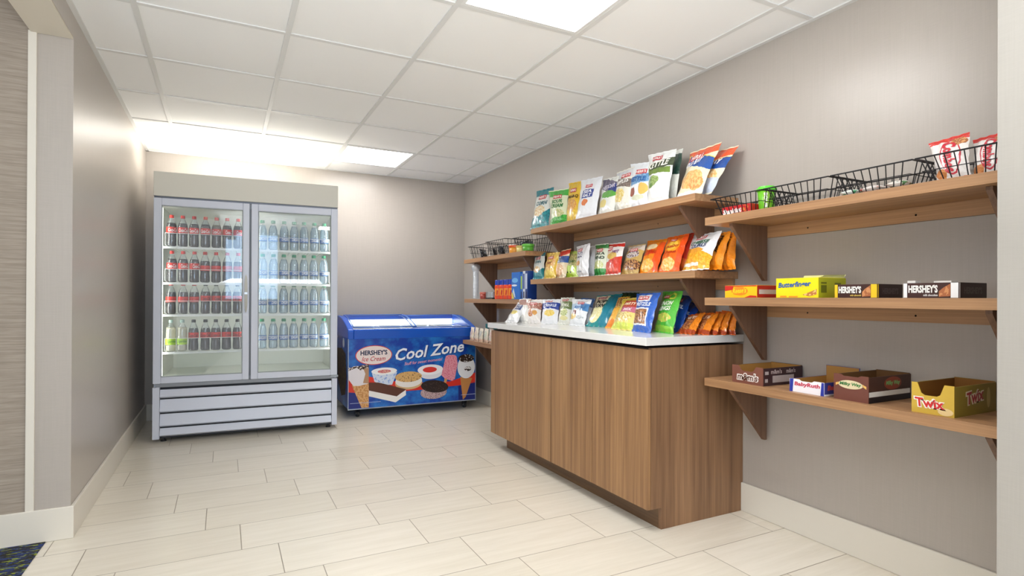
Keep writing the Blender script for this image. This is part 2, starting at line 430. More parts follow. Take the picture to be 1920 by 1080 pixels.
def put_bottle(kind, x, z, label, group, y=.135):
    p = protos[kind]
    t = copy_tree(p)
    t.location = cloc(x+random.uniform(-.003,.003), y+random.uniform(-.004,.006), z); t.rotation_euler = (0,0,random.uniform(-.35,.35)+.3)
    t['label'] = label; t['group'] = group; t.name = p.name.split('.')[0]
DESC = dict(coke='red-capped cola bottle', zero='black-capped cola bottle', diet='plain-label cola bottle', lime='lime-label soda bottle', water='green-capped water bottle')
for si, z in enumerate(SHELVES):
    for k in range(7):
        kind = 'coke' if si == 0 else ('coke' if k < 3 else 'diet') if si == 1 else ('diet' if k<3 else 'zero') if si == 2 else ('lime' if k < 2 else 'zero')
        put_bottle(kind, .098+.0745*k, z, '%s, %s on the %s shelf behind the left door' % (DESC[kind], ORD[k], SHN[si]), 'sodas behind the left cooler door')
    for k in range(7):
        put_bottle('water', .722+.0775*k, z, '%s, %s on the %s shelf behind the right door' % (DESC['water'], ORD[k], SHN[si]), 'water bottles behind the right cooler door')
for p in protos.values():
    for ch in list(p.children_recursive): bpy.data.objects.remove(ch)
    bpy.data.objects.remove(p)

# ------------------------------------------------------------------ ice cream chest (local frame)
FP = (.965,5.0,0); FZ = -math.radians(.9)
ch = thing('ice_cream_freezer', 'blue ice cream chest freezer with curved glass lid and dessert pictures', 'freezer', FP, FZ)
n = N('printed_blue_ice'); co = n.coord(); a,_ = n.noise(n.scale(co,(1,1,1)), 7, 4, .6)
r = n.node('ShaderNodeMapRange'); n.put(r.inputs[0], a); r.inputs[1].default_value=.4; r.inputs[2].default_value=.72
n.set(Base_Color=n.mix(r.outputs[0], lin('#0a3fa6'), lin('#2f8fe0')), Roughness=.3); ICE = n.m
BL = flat('#1b5cc8', .25); FWD = 1.205; FD = .64
MD().box(.002,FWD-.002,.004,FD-.004,.085,.70).build('body', [ICE], ch, bevel=.006)
MD().box(0,.006,0,.006,.082,.7).box(FWD-.006,FWD,0,.006,.082,.7).box(0,FWD,-.001,.006,.08,.088).build('edge_trim', flat('#a9b4c4',.3,.5), ch)
def topz(y): return .785+.105*math.sin(min(1,(y)/.52)*math.pi/2)**1.0
side = [(0,.695),(0,.765),(.012,.785)]+[(y,topz(y)) for y in (.08,.16,.24,.32,.40,.46,.52)]+[(.60,.89),(FD,.875),(FD,.695)]
rim = MD().prism(side,0,0,.05).prism(side,0,FWD-.05,FWD).box(.05,FWD-.05,0,.045,.695,.782).prism([(.53,.70),(.53,.888),(.60,.89),(FD,.875),(FD,.70)],0,.05,FWD-.05).build('rim', BL, ch, bevel=.008)
MD().box(.05,FWD-.05,.045,.05,.30,.76).box(.05,FWD-.05,.525,.53,.30,.85).box(.05,.055,.05,.525,.3,.78).box(FWD-.055,FWD-.05,.05,.525,.3,.78).box(.05,FWD-.05,.045,.53,.695,.70).build('tub', flat('#f2f4f6',.4), ch)
bk = MD()
for x0 in (.07,.34,.62,.89):
    for (xa,ya,xb,yb) in ((x0,.07,x0+.25,.07),(x0,.5,x0+.25,.5),(x0,.07,x0,.5),(x0+.25,.07,x0+.25,.5)):
        bk.tube([(xa,ya,.775 if ya<.2 else .80),(xb,yb,.775 if yb<.2 else .80)],.003,5)
    for k in range(9):
        x = x0+.03*k; bk.tube([(x,.5,.80),(x,.5,.705)],.002,4)
for x0 in (.07,.34,.62,.89):
    bk.box(x0,x0+.25,.07,.5,.66,.665).box(x0,x0+.25,.498,.5,.66,.79).box(x0,x0+.002,.07,.5,.66,.77).box(x0+.248,x0+.25,.07,.5,.66,.77)
bk.build('baskets', flat('#eef1f4',.35), ch)
LG = glassy('lid_glass', (.95,.98,1), .05, fres=.35, blend=.12)
MD().box(.06,FWD-.06,.512,.522,.80,.835).build('added_fill_strip', emis((.92,.97,1), 4, 'chest_fill_glow'), ch)  # glowing strip added to brighten the chest interior
def lid(x0,x1,dz,nm):
    ys_ = [.03+.5*k/10 for k in range(11)]; m = MD()
    vs = [(x,y,topz(y)+dz) for y in ys_ for x in (x0,x1)]
    m.add(vs, [(2*i,2*i+1,2*i+3,2*i+2) for i in range(10)])
    g = m.build('lid_glass', LG, ch, smooth=True)
    f_ = MD()
    for x in (x0,x1): f_.tube([(x,y,topz(y)+dz) for y in ys_], .005, 6)
    f_.tube([(x0,.03,topz(.03)+dz),(x1,.03,topz(.03)+dz)],.005).tube([(x0,.53,topz(.53)+dz),(x1,.53,topz(.53)+dz)],.005)
    f_.build('lid_frame', flat('#3f74c8',.3), g, smooth=True)
lid(.052,.62,.004,'a'); lid(.59,FWD-.052,-.004,'b')
for (x,y) in ((.10,.09),(1.12,.09),(.10,.55),(1.12,.55)):
    ca = MD().box(x-.03,x+.03,y-.025,y+.03,.07,.084).prism([(y-.02,.072),(y+.015,.072),(y+.005,.03),(y-.012,.03)],0,x-.02,x-.016).prism([(y-.02,.072),(y+.015,.072),(y+.005,.03),(y-.012,.03)],0,x+.016,x+.02).build('caster', DK, ch)
    MD().lathe([(.008,-.013),(.028,-.013),(.031,-.008),(.031,.008),(.028,.013),(.008,.013)],(x,y-.003,.031),20,axis=0).build('wheel', flat('#1b1b1d',.5), ca)
    MD().lathe([(.010,-.0145),(.010,.0145)],(x,y-.003,.031),12,axis=0).build('hub', flat('#c9c9c9',.3,.7), ca)
# printed picture on the front
pf = lambda L: plane_fn((0,.0035,0),(1,0,0),(0,0,1),.0012+.0006*L)
def pic(name, col, L, *polys, rough=.35, mottle=None):
    f = pf(L); mat = flat(col,rough)
    if mottle:
        k = N('print_'+name); co = k.coord(); a,_ = k.noise(co, mottle[1], 2, .6)
        k.set(Base_Color=k.mix(k.math('GREATER_THAN', a, mottle[2]), lin(col), lin(mottle[0])), Roughness=rough); mat = k.m
    for p in polys: poly_on(MD(), p, f).build(name, mat, ch)
wd = FWD-.004
pic('printed_band','#e03424',0,[(.004,.374),(.185,.363),(.41,.308),(.666,.281),(.945,.274),(wd,.346),(wd,.247),(1.026,.231),(.888,.226),(.776,.216),(.41,.211),(.186,.212),(.004,.236)])
pic('printed_band','#10257c',0,[(.004,.236),(.186,.212),(.186,.202),(.147,.09),(.004,.09)],[(1.167,.249),(wd,.258),(wd,.09),(1.027,.09),(1.026,.226)])
pic('oval_sign','#d8402c',1,ell(.226,.552,.163,.087,40)); pic('oval_sign','#f3e4e0',2,ell(.226,.552,.156,.081,40))
def ptxt(name, s, col, L, u0,u1,v0,v1,slope=0,shear=0,bold=.02): text_on(MD(), s, pf(L), u0,u1,v0,v1,slope,shear,bold).build(name, flat(col,.4), ch)
ptxt('lettering',"HERSHEY'S",'#14274e',3,.107,.345,.553,.597,0,0,.035)
ptxt('lettering',"Ice Cream",'#c22a3a',3,.118,.328,.500,.541,.0,.35,.008)
ptxt('lettering',"Cool Zone",'#1a3f8e',2,.424,1.088,.483,.592,.062,.22,.045)
ptxt('lettering',"Cool Zone",'#f4f8ff',3,.418,1.080,.489,.598,.062,.22,.02)
ptxt('lettering',"Stuff for sweet moments!",'#f0a8b4',3,.502,.864,.447,.475,.03,.2,.01)
pic('cone_picture','#c78a4c',3,[(.033,.298),(.18,.313),(.182,.092),(.118,.092)],mottle=('#e0b078',60,.5))
pic('cone_picture','#ece6ea',4,[(.004,.424),(.046,.461),(.18,.464),(.18,.303),(.096,.287),(.047,.29),(.008,.344)])
pic('cone_picture','#b98f6e',4.5,[(.12,.47),(.18,.464),(.18,.303),(.13,.31),(.15,.39)])
pic('cone_picture','#3b2013',5,[(.004,.45),(.18,.474),(.18,.444),(.105,.423),(.076,.449),(.004,.422)],mottle=('#eadfda',55,.55))
pic('cup_picture','#d9e4f6',3,[(.205,.402),(.231,.315),(.307,.282),(.389,.279),(.434,.390)],mottle=('#86a9e4',40,.58))
pic('cup_picture','#fbfbfd',4,ell(.318,.405,.115,.032)); pic('cup_picture','#e0b09a',5,ell(.318,.403,.06,.016),mottle=('#d05a70',90,.5))
pic('sandwich_picture','#d8b483',3,ell(.543,.283,.127,.058)); pic('sandwich_picture','#f1ece6',4,ell(.543,.303,.125,.058))
pic('sandwich_picture','#dcb071',5,ell(.541,.342,.125,.048),mottle=('#5a3c22',75,.60))
pic('bowl_picture','#e7e6ee',3,ell(.753,.366,.115,.058)); pic('bowl_picture','#f8f7fb',4,ell(.748,.396,.123,.048)); pic('bowl_picture','#e23a34',5,ell(.742,.396,.068,.026))
pic('bar_picture','#f6f3f0',6,[(.181,.243),(.431,.173),(.515,.224),(.516,.177),(.421,.118),(.181,.19)]); pic('bar_picture','#5c3223',7,[(.18,.311),(.266,.307),(.518,.229),(.431,.171),(.181,.241)])
pic('cookie_picture','#c9aeb0',6,ell(.780,.182,.128,.06),mottle=('#7d5d60',120,.55)); pic('cookie_picture','#2a1d1c',7,ell(.790,.238,.134,.058,rot=-.12),mottle=('#55413c',90,.6))
pic('popsicle_picture','#d9a15e',5,[(.886,.310),(.915,.300),(.896,.245),(.879,.252)])
pic('popsicle_picture','#f2a5b4',6,[(.898,.515),(.921,.525),(.984,.524),(1.005,.508),(1.016,.443),(.989,.298),(.962,.278),(.888,.305),(.854,.339)],mottle=('#e2788e',95,.52))
pic('cone_picture','#c98a4e',5,[(1.043,.311),(1.166,.293),(1.099,.117),(1.071,.092)])
pic('cone_picture','#eef0f4',6,ell(1.104,.402,.090,.108)); pic('cone_picture','#2c1a12',7,ell(1.104,.487,.08,.038),mottle=('#e8e4e4',60,.6))
pic('cone_picture','#2c1a12',7,ell(1.12,.385,.035,.022),mottle=('#e8e4e4',60,.5))
pic('printed_line','#c9d6f0',8,[(.019,.139),(.287,.138),(.287,.135),(.019,.136)],[(1.05,.14),(wd,.143),(wd,.138),(1.05,.137)])
m = MD(); fs_ = plane_fn((.001,.62,0),(0,-1,0),(0,0,1),.0012)
poly_on(m, ell(.40,.655,.05,.045), fs_); m.build('side_badge', flat('#dfe4ee',.4), ch)
k = N('side_print'); co=k.coord(); a,_=k.noise(co,30,3); k.set(Base_Color=k.mix(k.math('GREATER_THAN',a,.52),lin('#4a2c1c'),lin('#6b5a2c')),Roughness=.5)
m = MD(); poly_on(m, [(.05,.58),(.3,.60),(.5,.56),(.55,.35),(.5,.2),(.3,.16),(.08,.3)], fs_); m.build('side_picture', k.m, ch)

# ------------------------------------------------------------------ base cabinet and worktop
WV = wood('walnut_laminate_upright', '#7c5739', '#b48a5e', 2)
WVD = wood('walnut_laminate_side_shaded', '#6e4e35', '#9c7655', 2)  # same walnut in darker tones, shade on the cabinet sides put into the colour
WH = wood('walnut_laminate_shelf', '#8a6445', '#bf946a', 1)
KICK = wood('walnut_kick', '#5c422d', '#80603f', 1)
co_ = (1.718+.3, 2.83, 0)
cb = thing('base_cabinet', 'long walnut laminate base cabinet standing against the right wall', 'cabinet', co_)
MD().prism([(1.738,.10),(1.80,.10),(1.80,0),(2.335,0),(2.335,.838),(1.738,.838)],1,1.989,2.009).build('side_panel', WVD, cb, co_, bevel=.001)
MD().box(1.738,2.335,3.652,3.672,.10,.838).build('side_panel', WVD, cb, co_)
MD().box(1.739,2.335,2.009,3.652,.10,.12).box(2.315,2.335,2.009,3.652,.12,.838).box(1.739,2.315,2.009,3.652,.82,.838).box(1.721,1.739,2.4206,2.4244,.11,.83).box(1.721,1.739,2.8356,2.8414,.11,.83).build('carcass_with_gap_shade', flat('#1d1511',.7), cb, co_)  # the two thin dark strips stand in for shade in the door gaps
MD().box(1.80,1.815,2.0092,3.575,0,.0998).box(1.815,2.3,3.56,3.575,0,.0998).build('toe_kick', KICK, cb, co_)
for (a,b) in ((1.9905,2.4205),(2.4245,2.8355),(2.8415,3.671)):
    MD().box(1.718,1.737,a,b,.10,.832).build('cabinet_door', WV, cb, co_, bevel=.0012)
n = N('white_quartz'); co=n.coord(); a,_=n.noise(co,300,2); n.set(Base_Color=n.mix(a, lin('#dcdcda'), lin('#f0f0ee')), Roughness=.13)
wt = MD().box(1.703,2.3355,1.985,3.702,.850,.887).build('worktop', n.m, None, (2.02,2.84,.85), bevel=.002)
tag(wt, 'white stone worktop with square edges lying on the walnut cabinet', 'countertop')
MD_ = None

# ------------------------------------------------------------------ wall shelves
XF = 2.035; TH = .036
def shelf(label, y0, y1, z, brackets, group, endcap=False):
    org = (XR, (y0+y1)/2, z-TH)
    t = thing('wall_shelf', label, 'shelf', org, 0, group)
    MD().box(XF, XR-.001, y0, y1, z-TH, z).build('board', WH, t, org, bevel=.001)
    MD().box(XR-.02, XR-.001, y0+.02, y1-.02, z-TH-.055, z-TH-.0002).build('cleat', WH, t, org)
    for y in brackets:
        MD().prism([(XR-.02,z-TH-.0004),(XF+.045,z-TH-.0004),(XF+.045,z-TH-.012),(XR-.035,z-TH-.262),(XR-.02,z-TH-.262)],1,y-.0095,y+.0095).build('bracket', wood_b, t, org, bevel=.001)
    m = MD()
    for y in (y0+.35*(y1-y0), y0+.72*(y1-y0)): m.lathe([(.0001,0),(.004,0)],(XR-.0205,y,z-TH-.03),8,axis=0)
    m.build('screw', flat('#2b221c',.4), t, org)
    return t
wood_b = wood('walnut_laminate_bracket', '#5f4434', '#80604a', 2)
gC='three shelves on the wall nearest the camera'; gB='two crisp shelves above the worktop'; gA='three short shelves in the far corner'
shelf('highest of the three long shelves nearest the camera, holding wire baskets', .769,1.957,1.450,[.86,1.843],gC)
shelf('middle of the three long shelves nearest the camera, holding closed chocolate boxes', .769,1.957,1.071,[.86,1.843],gC)
shelf('lowest of the three long shelves nearest the camera, holding open candy trays', .769,1.957,.690,[.86,1.843],gC)
shelf('upper crisp shelf above the worktop, with big leaning bags', 2.021,3.662,1.580,[2.17,3.515],gB)
shelf('lower crisp shelf above the worktop, with orange bags at its near end', 2.021,3.662,1.204,[2.16,3.515],gB)
shelf('highest short shelf in the far corner, holding black wire baskets', 3.745,4.968,1.426,[3.86,4.825],gA)
shelf('middle short shelf in the far corner, holding orange cans', 3.745,4.955,1.055,[3.86,4.838],gA)
shelf('lowest short shelf in the far corner, beside the ice cream chest', 3.745,4.998,.665,[3.86,4.80],gA)

# ------------------------------------------------------------------ crisp bags
class Bag:
    def __init__(s, q, puff=.024):
        s.BL,s.BR,s.TL,s.TR = [Vector(p) for p in q]; s.p = puff
        ex = (s.BR-s.BL).normalized(); ey = ((s.TL+s.TR)/2-(s.BL+s.BR)/2).normalized(); s.n = ex.cross(ey).normalized()
        s.ex, s.ey = ex, ey; s.seed = random.uniform(0,50)
    def S(s, u, v, side=1, off=0):
        # waist narrowing where the bag is full
        pu = abs(2*u-1); vv = max(0,min(1,(v-.055)/.89))
        prof = (math.sin(math.pi*min(1,vv**.85)))**.55 if 0<vv<1 else 0
        nar = .045*prof; uu = .5+(u-.5)*(1-2*nar)
        b = s.BL.lerp(s.BR, uu); t = s.TL.lerp(s.TR, uu); p = b.lerp(t, v)
        T = s.p*prof*max(0,(1-pu**2.6))**.75*(1.12-.35*v)
        wr = .0022*math.sin(19*u+7*v+s.seed)*math.sin(11*v-5*u+s.seed*2)*(1 if 0<vv<1 else .2) + .0030*(abs(2*v-1)**3)*math.sin(26*u+s.seed)*(1-pu**4)*(1 if vv<1 else .6)
        wr += .0035*max(0,pu-.6)*math.sin(23*v+s.seed)
        if side < 0: T = -T*.75
        return p + s.n*(T+wr+off) 
def bag_material(name, base, layers, rough=.3):
    k = N(name); uv = k.node('ShaderNodeUVMap').outputs[0]
    nf, nc = k.noise(uv, 9, 2)
    w1 = k.vec('MULTIPLY', k.vec('SUBTRACT', nc, (.5,.5,.5)), (.06,.06,0)); uvw = k.vec('ADD', uv, w1)
    c = lin(base)
    m1,_ = k.noise(k.scale(uv,(1,1.4,1)), 14, 2, .5)
    for L in layers:
        typ, cu, cv, ru, rv, col = L[:6]; slope = L[6] if len(L)>6 else 0; mot = L[7] if len(L)>7 else None
        p = k.vec('SUBTRACT', uvw, (cu,cv,0))
        if slope:
            sp = k.node('ShaderNodeSeparateXYZ'); k.put(sp.inputs[0], p); cb_ = k.node('ShaderNodeCombineXYZ')
            k.put(cb_.inputs[0], sp.outputs[0]); k.put(cb_.inputs[1], k.math('MULTIPLY_ADD', sp.outputs[0], -slope, sp.outputs[1])); p = cb_.outputs[0]
        p = k.vec('MULTIPLY', p, (1/ru,1/rv,0))
        if typ == 'e': m = k.math('LESS_THAN', k.vec('LENGTH', p), 1)
        else:
            p = k.vec('ABSOLUTE', p); sp = k.node('ShaderNodeSeparateXYZ'); k.put(sp.inputs[0], p)
            m = k.math('LESS_THAN', k.math('MAXIMUM', sp.outputs[0], sp.outputs[1]), 1)
        cc = lin(col)
        if mot: cc = k.mix(k.math('GREATER_THAN', m1, .5), cc, lin(mot))
        c = k.mix(m, c, cc)
    k.set(Base_Color=c, Roughness=rough); k.b.inputs['Specular IOR Level'].default_value = .6
    k.b.inputs['Coat Weight'].default_value = .6; k.b.inputs['Coat Roughness'].default_value = .12
    h,_ = k.noise(k.scale(uv,(1,1.3,1)), 7, 4, .6); k.bump(h, .85, .008)
    return k.m
def make_bag(label, q, base, layers, texts, puff=.024, group=None, name='crisp_bag', cat='bag of crisps', logo=(.28,.72,.72,.83), seal=None):
    B = Bag(q, puff); o = (B.BL+B.BR)/2
    t = thing(name, label, cat, o, 0, group)
    NU, NV = 18, 26; m = MD()
    def grid(side):
        vs=[]; 
        for j in range(NV+1):
            for i in range(NU+1):
                vs.append(tuple(B.S(i/NU, j/NV, side)))
        return vs
    vf, vb = grid(1), grid(-1); W_ = NU+1
    fs=[]; uvs=[]
    for j in range(NV):
        for i in range(NU):
            fs.append((j*W_+i, j*W_+i+1, (j+1)*W_+i+1, (j+1)*W_+i)); uvs.append([(i/NU,j/NV),((i+1)/NU,j/NV),((i+1)/NU,(j+1)/NV),(i/NU,(j+1)/NV)])
    m.add(vf, fs, 0, uvs)
    m.add(vb, [f[::-1] for f in fs], 0, [u[::-1] for u in uvs])
    bm_ = bag_material('foil_'+label.split()[0].replace(',',''), base, layers)
    ob = m.build('bag_body', bm_, t, o, smooth=True)
    for v0,v1 in ((0.0,.03),(.972,1.0)):
        s = MD()
        K = 22
        for i in range(K):
            u0,u1 = i/K, (i+1)/K
            s.add([tuple(B.S(u0,v0,1,.0012)),tuple(B.S(u1,v0,1,.0012)),tuple(B.S(u1,v1,1,.0012)),tuple(B.S(u0,v1,1,.0012))],[(0,1,2,3)])
        s.build('crimped_seam', flat(seal or base,.35), t, o)
    fn = lambda u,v: tuple(B.S(u,v,1,.0022)); fn0 = lambda u,v: tuple(B.S(u,v,1,.0014))
    if logo:
        u0,u1,v0,v1 = logo; lm = MD(); K=6
        for i in range(K):
            a0=u0+(u1-u0)*i/K; a1=u0+(u1-u0)*(i+1)/K
            lm.add([fn0(a0,v0),fn0(a1,v0),fn0(a1,v1),fn0(a0,v1)],[(0,1,2,3)])
        lm.build('brand_patch', flat('#c8202e',.35), t, o)
        text_on(MD(),"HERR'S",fn,u0+.02,u1-.02,v0+.02,v1-.02,0,0,.03).build('lettering', flat('#fbf4f0',.4), t, o)
    for T in texts:
        s_,u0,u1,v0,v1,col = T[:6]; kw = T[6] if len(T)>6 else {}
        text_on(MD(), s_, fn, u0,u1,v0,v1,kw.get('slope',0),kw.get('shear',.15),kw.get('bold',.035),vert=kw.get('vert',False)).build('lettering', flat(col,.4), t, o)
    return t
Q = {
't1':[(2.07,3.738,1.58),(2.1,3.509,1.58),(2.19,3.841,1.905),(2.22,3.633,1.905)],
't2':[(2.08,3.453,1.58),(2.11,3.282,1.58),(2.16,3.611,1.864),(2.19,3.38,1.851)],
't3':[(2.11,3.295,1.58),(2.09,3.101,1.58),(2.21,3.411,1.892),(2.19,3.206,1.872)],
't4':[(2.06,3.101,1.58),(2.09,2.91,1.58),(2.18,3.211,1.872),(2.21,3.002,1.868)],
't5':[(2.11,2.926,1.58),(2.08,2.712,1.58),(2.23,3.029,1.85),(2.2,2.805,1.833)],
't6':[(2.11,2.772,1.58),(2.08,2.554,1.58),(2.23,2.882,1.867),(2.2,2.673,1.862)],
't7':[(2.1,2.607,1.58),(2.08,2.417,1.58),(2.22,2.732,1.889),(2.2,2.521,1.858)],
't8':[(2.09,2.437,1.58),(2.06,2.232,1.58),(2.22,2.572,1.909),(2.19,2.308,1.881)],
't9':[(2.17,2.423,1.58),(2.14,2.258,1.58),(2.28,2.503,1.904),(2.25,2.322,1.895)],
't10':[(2.08,2.195,1.58),(2.07,2.01,1.58),(2.27,2.287,1.863),(2.26,2.059,1.867)],
't11':[(2.13,2.163,1.58),(2.12,1.997,1.58),(2.3,2.201,1.841),(2.29,1.979,1.835)],
'm1':[(2.08,3.707,1.205),(2.1,3.574,1.205),(2.18,3.861,1.406),(2.2,3.722,1.418)],
'm2':[(2.1,3.582,1.205),(2.07,3.361,1.205),(2.2,3.698,1.408),(2.17,3.466,1.399)],
'm3':[(2.1,3.439,1.205),(2.07,3.23,1.205),(2.22,3.606,1.411),(2.19,3.349,1.418)],
'm4':[(2.11,3.32,1.205),(2.08,3.096,1.205),(2.22,3.444,1.403),(2.19,3.222,1.393)],
'm5':[(2.1,3.152,1.205),(2.05,2.932,1.205),(2.2,3.29,1.425),(2.15,3.058,1.429)],
'm6':[(2.17,3.179,1.205),(2.13,2.986,1.205),(2.27,3.3,1.429),(2.23,3.091,1.421)],
'm7':[(2.12,2.978,1.205),(2.09,2.797,1.205),(2.22,3.096,1.425),(2.19,2.909,1.418)],
'm8':[(2.09,2.818,1.205),(2.06,2.628,1.205),(2.21,2.958,1.416),(2.18,2.731,1.409)],
'm9':[(2.09,2.666,1.205),(2.06,2.467,1.205),(2.23,2.767,1.388),(2.2,2.564,1.386)],
'm10':[(2.09,2.512,1.205),(2.07,2.326,1.205),(2.25,2.608,1.408),(2.23,2.419,1.403)],
'm11':[(2.08,2.333,1.205),(2.06,2.153,1.205),(2.24,2.43,1.41),(2.22,2.242,1.415)],
'm12':[(2.14,2.309,1.205),(2.13,2.176,1.205),(2.28,2.388,1.421),(2.27,2.253,1.424)],
'm13':[(2.09,2.165,1.205),(2.04,1.936,1.205),(2.27,2.273,1.406),(2.22,2.021,1.406)],
'm14':[(2.14,2.07,1.205),(2.09,1.905,1.205),(2.3,2.144,1.404),(2.25,1.991,1.404)],
'm15':[(2.19,2.016,1.205),(2.14,1.868,1.205),(2.3,2.083,1.403),(2.25,1.955,1.395)],
'c1':[(1.846,3.704,0.887),(1.849,3.516,0.887),(1.986,3.77,1.032),(1.989,3.615,1.025)],
'c2':[(1.91,3.666,0.887),(1.9,3.453,0.887),(2.01,3.789,1.056),(2.0,3.587,1.061)],
'c3':[(1.905,3.493,0.887),(1.963,3.382,0.887),(1.985,3.633,1.053),(2.043,3.491,1.054)],
'c4':[(1.963,3.382,0.887),(2.032,3.269,0.887),(2.043,3.499,1.054),(2.112,3.357,1.058)],
'c5':[(2.029,3.27,0.887),(2.072,3.171,0.887),(2.109,3.352,1.069),(2.152,3.242,1.07)],
'c6':[(2.021,3.113,0.887),(2.037,2.957,0.887),(2.111,3.212,1.059),(2.127,3.005,1.056)],
'c7':[(2.1,3.149,0.887),(2.1,3.001,0.887),(2.19,3.22,1.066),(2.19,3.058,1.063)],
'c8':[(2.043,2.955,0.887),(2.079,2.801,0.887),(2.203,3.052,1.081),(2.239,2.829,1.094)],
'c9':[(2.041,2.751,0.887),(2.076,2.672,0.887),(2.181,2.798,1.07),(2.216,2.728,1.077)],
'c10':[(2.003,2.642,0.887),(1.984,2.423,0.887),(2.143,2.708,1.061),(2.124,2.51,1.074)],
'c11':[(2.12,2.77,0.887),(2.16,2.668,0.887),(2.25,2.848,1.101),(2.29,2.732,1.101)],
'c12':[(1.981,2.424,0.887),(1.949,2.237,0.887),(2.121,2.553,1.092),(2.089,2.318,1.097)],
'c13':[(2.054,2.34,0.887),(1.996,2.125,0.887),(2.194,2.413,1.104),(2.136,2.201,1.105)],
'c14':[(2.13,2.358,0.887),(2.09,2.164,0.887),(2.27,2.418,1.093),(2.23,2.227,1.077)],
'c15':[(2.19,2.361,0.887),(2.15,2.18,0.887),(2.31,2.384,1.069),(2.27,2.213,1.026)],
'p1':[(2.07,2.185,0.887),(2.065,2.051,0.887),(2.21,2.238,0.977),(2.205,2.113,0.995)],
'p2':[(2.12,2.131,0.887),(2.11,2.001,0.887),(2.24,2.18,0.987),(2.23,2.049,0.993)],
'p3':[(2.16,2.109,0.887),(2.15,1.988,0.887),(2.27,2.157,0.993),(2.26,2.035,0.991)],
'p4':[(2.2,2.087,0.887),(2.19,1.969,0.887),(2.29,2.126,0.999),(2.28,2.009,0.999)],
'p5':[(2.24,2.058,0.887),(2.23,1.945,0.887),(2.31,2.101,1.005),(2.3,1.99,0.997)]}
gT='crisp bags on the upper shelf above the worktop'; gM='crisp bags on the lower shelf above the worktop'; gW='snack bags standing on the worktop'; gP='orange snack packs leaning at the near end of the worktop'
CHIP='#e3b55c'; 
def bag(k, label, base, layers, texts, g, **kw): return make_bag(label, Q[k], base, layers, texts, group=g, **kw)
bag('t1','teal and white crisp bag at the far end of the upper crisp shelf','#14808c',[('r',.55,.55,.5,.27,'#e9ece6'),('e',.45,.42,.34,.13,'#e0bd88',0,'#efe2c0'),('r',.5,.12,.6,.16,'#0f7784',.35,'#1b98a2')],[('CORN',.2,.85,.56,.66,'#14606c')],gT)
bag('t2','green crisp bag reading SOUR CREAM, second from the far end of the upper crisp shelf','#dfe6c4',[('r',.5,.92,.6,.12,'#3fae3c'),('r',.5,.08,.6,.13,'#49b93e',.1,'#2f9a34'),('e',.6,.3,.28,.1,'#b9c27c',0,'#d9cf9a')],[('SOUR',.2,.8,.58,.69,'#2c7a3c'),('CREAM',.14,.86,.45,.56,'#2c7a3c')],gT)
bag('t3','narrow yellow barbecue crisp bag on the upper crisp shelf','#eec41c',[('e',.5,.40,.36,.16,'#d98f2c',0,'#e8b04a'),('r',.5,.6,.5,.07,'#e6b51a')],[('BAR-B-Q',.1,.9,.56,.65,'#3a2a10')],gT)
bag('t4','all white crisp bag with blue lettering and one orange crisp on the upper crisp shelf','#e9ebf0',[('r',.5,.58,.27,.11,'#233f96'),('e',.42,.36,.16,.08,'#e07a3a')],[('SEA',.3,.7,.59,.67,'#f4f6fb'),('SALT',.3,.72,.49,.57,'#f4f6fb')],gT,logo=(.34,.66,.74,.82))
bag('t5','crisp bag with dark purple top and green splash on the upper crisp shelf','#eceee8',[('r',.5,.76,.6,.17,'#4a4668',-.25,'#6d6280'),('r',.8,.66,.22,.12,'#1a2f80'),('e',.62,.5,.4,.1,'#59a93a'),('e',.35,.28,.25,.1,'#e4d06e')],[('CHEDDAR',.12,.9,.62,.74,'#d7d2e4',dict(slope=.06))],gT,logo=None)
bag('t6','crisp bag with brown lettering and pale yellow crisps on the upper crisp shelf','#eceade',[('r',.5,.9,.6,.12,'#d9dbe0'),('r',.45,.66,.5,.1,'#6e5f58',-.1,'#8d7a70'),('e',.4,.36,.32,.16,'#e6c964',0,'#f1e0a0')],[('RIPPLES',.1,.85,.6,.71,'#f0ede8',dict(slope=.04))],gT,logo=(.4,.9,.77,.86))
bag('t7','white and light blue crisp bag with a brown crisp beside the KETTLE bag','#edf1f6',[('r',.5,.6,.55,.1,'#5f93c4',.1,'#86b3d8'),('e',.3,.33,.15,.1,'#9a4b34'),('e',.8,.38,.2,.13,'#e6bb5c'),('e',.55,.2,.3,.06,'#d9dcc0')],[('KETTLE',.08,.92,.55,.66,'#2c62a4')],gT,logo=(.38,.9,.72,.83))
bag('t9','dark green crisp bag mostly hidden behind the KETTLE bag','#e8eae2',[('r',.5,.72,.6,.2,'#23473c')],[],gT,logo=None)
bag('t8','white and olive green crisp bag reading KETTLE on the upper crisp shelf','#eef0ee',[('r',.55,.72,.6,.085,'#3c4a30',.1),('r',.45,.6,.5,.05,'#6b8a2e'),('e',.35,.42,.25,.10,'#7f9c4a',0,'#a7bf72'),('e',.25,.33,.1,.05,'#5f8a32')],[('KETTLE',.04,.9,.66,.78,'#f1f2e6',dict(slope=.04,shear=.25))],gT,logo=(.2,.6,.83,.92))
bag('t11','second orange and blue crisp bag, half hidden behind the front OLD BAY bag','#e5dcc0',[('r',.5,.9,.6,.17,'#e85a28',.15),('r',.5,.71,.6,.02,'#e9c53a',.1),('r',.55,.59,.6,.12,'#164a96',.15),('e',.5,.3,.45,.22,'#e0a860',0,'#edd09a'),('r',.85,.12,.3,.2,'#b9c2d4')],[('OLD BAY',.05,.8,.56,.68,'#eef2fa',dict(slope=.05))],gT,logo=None)
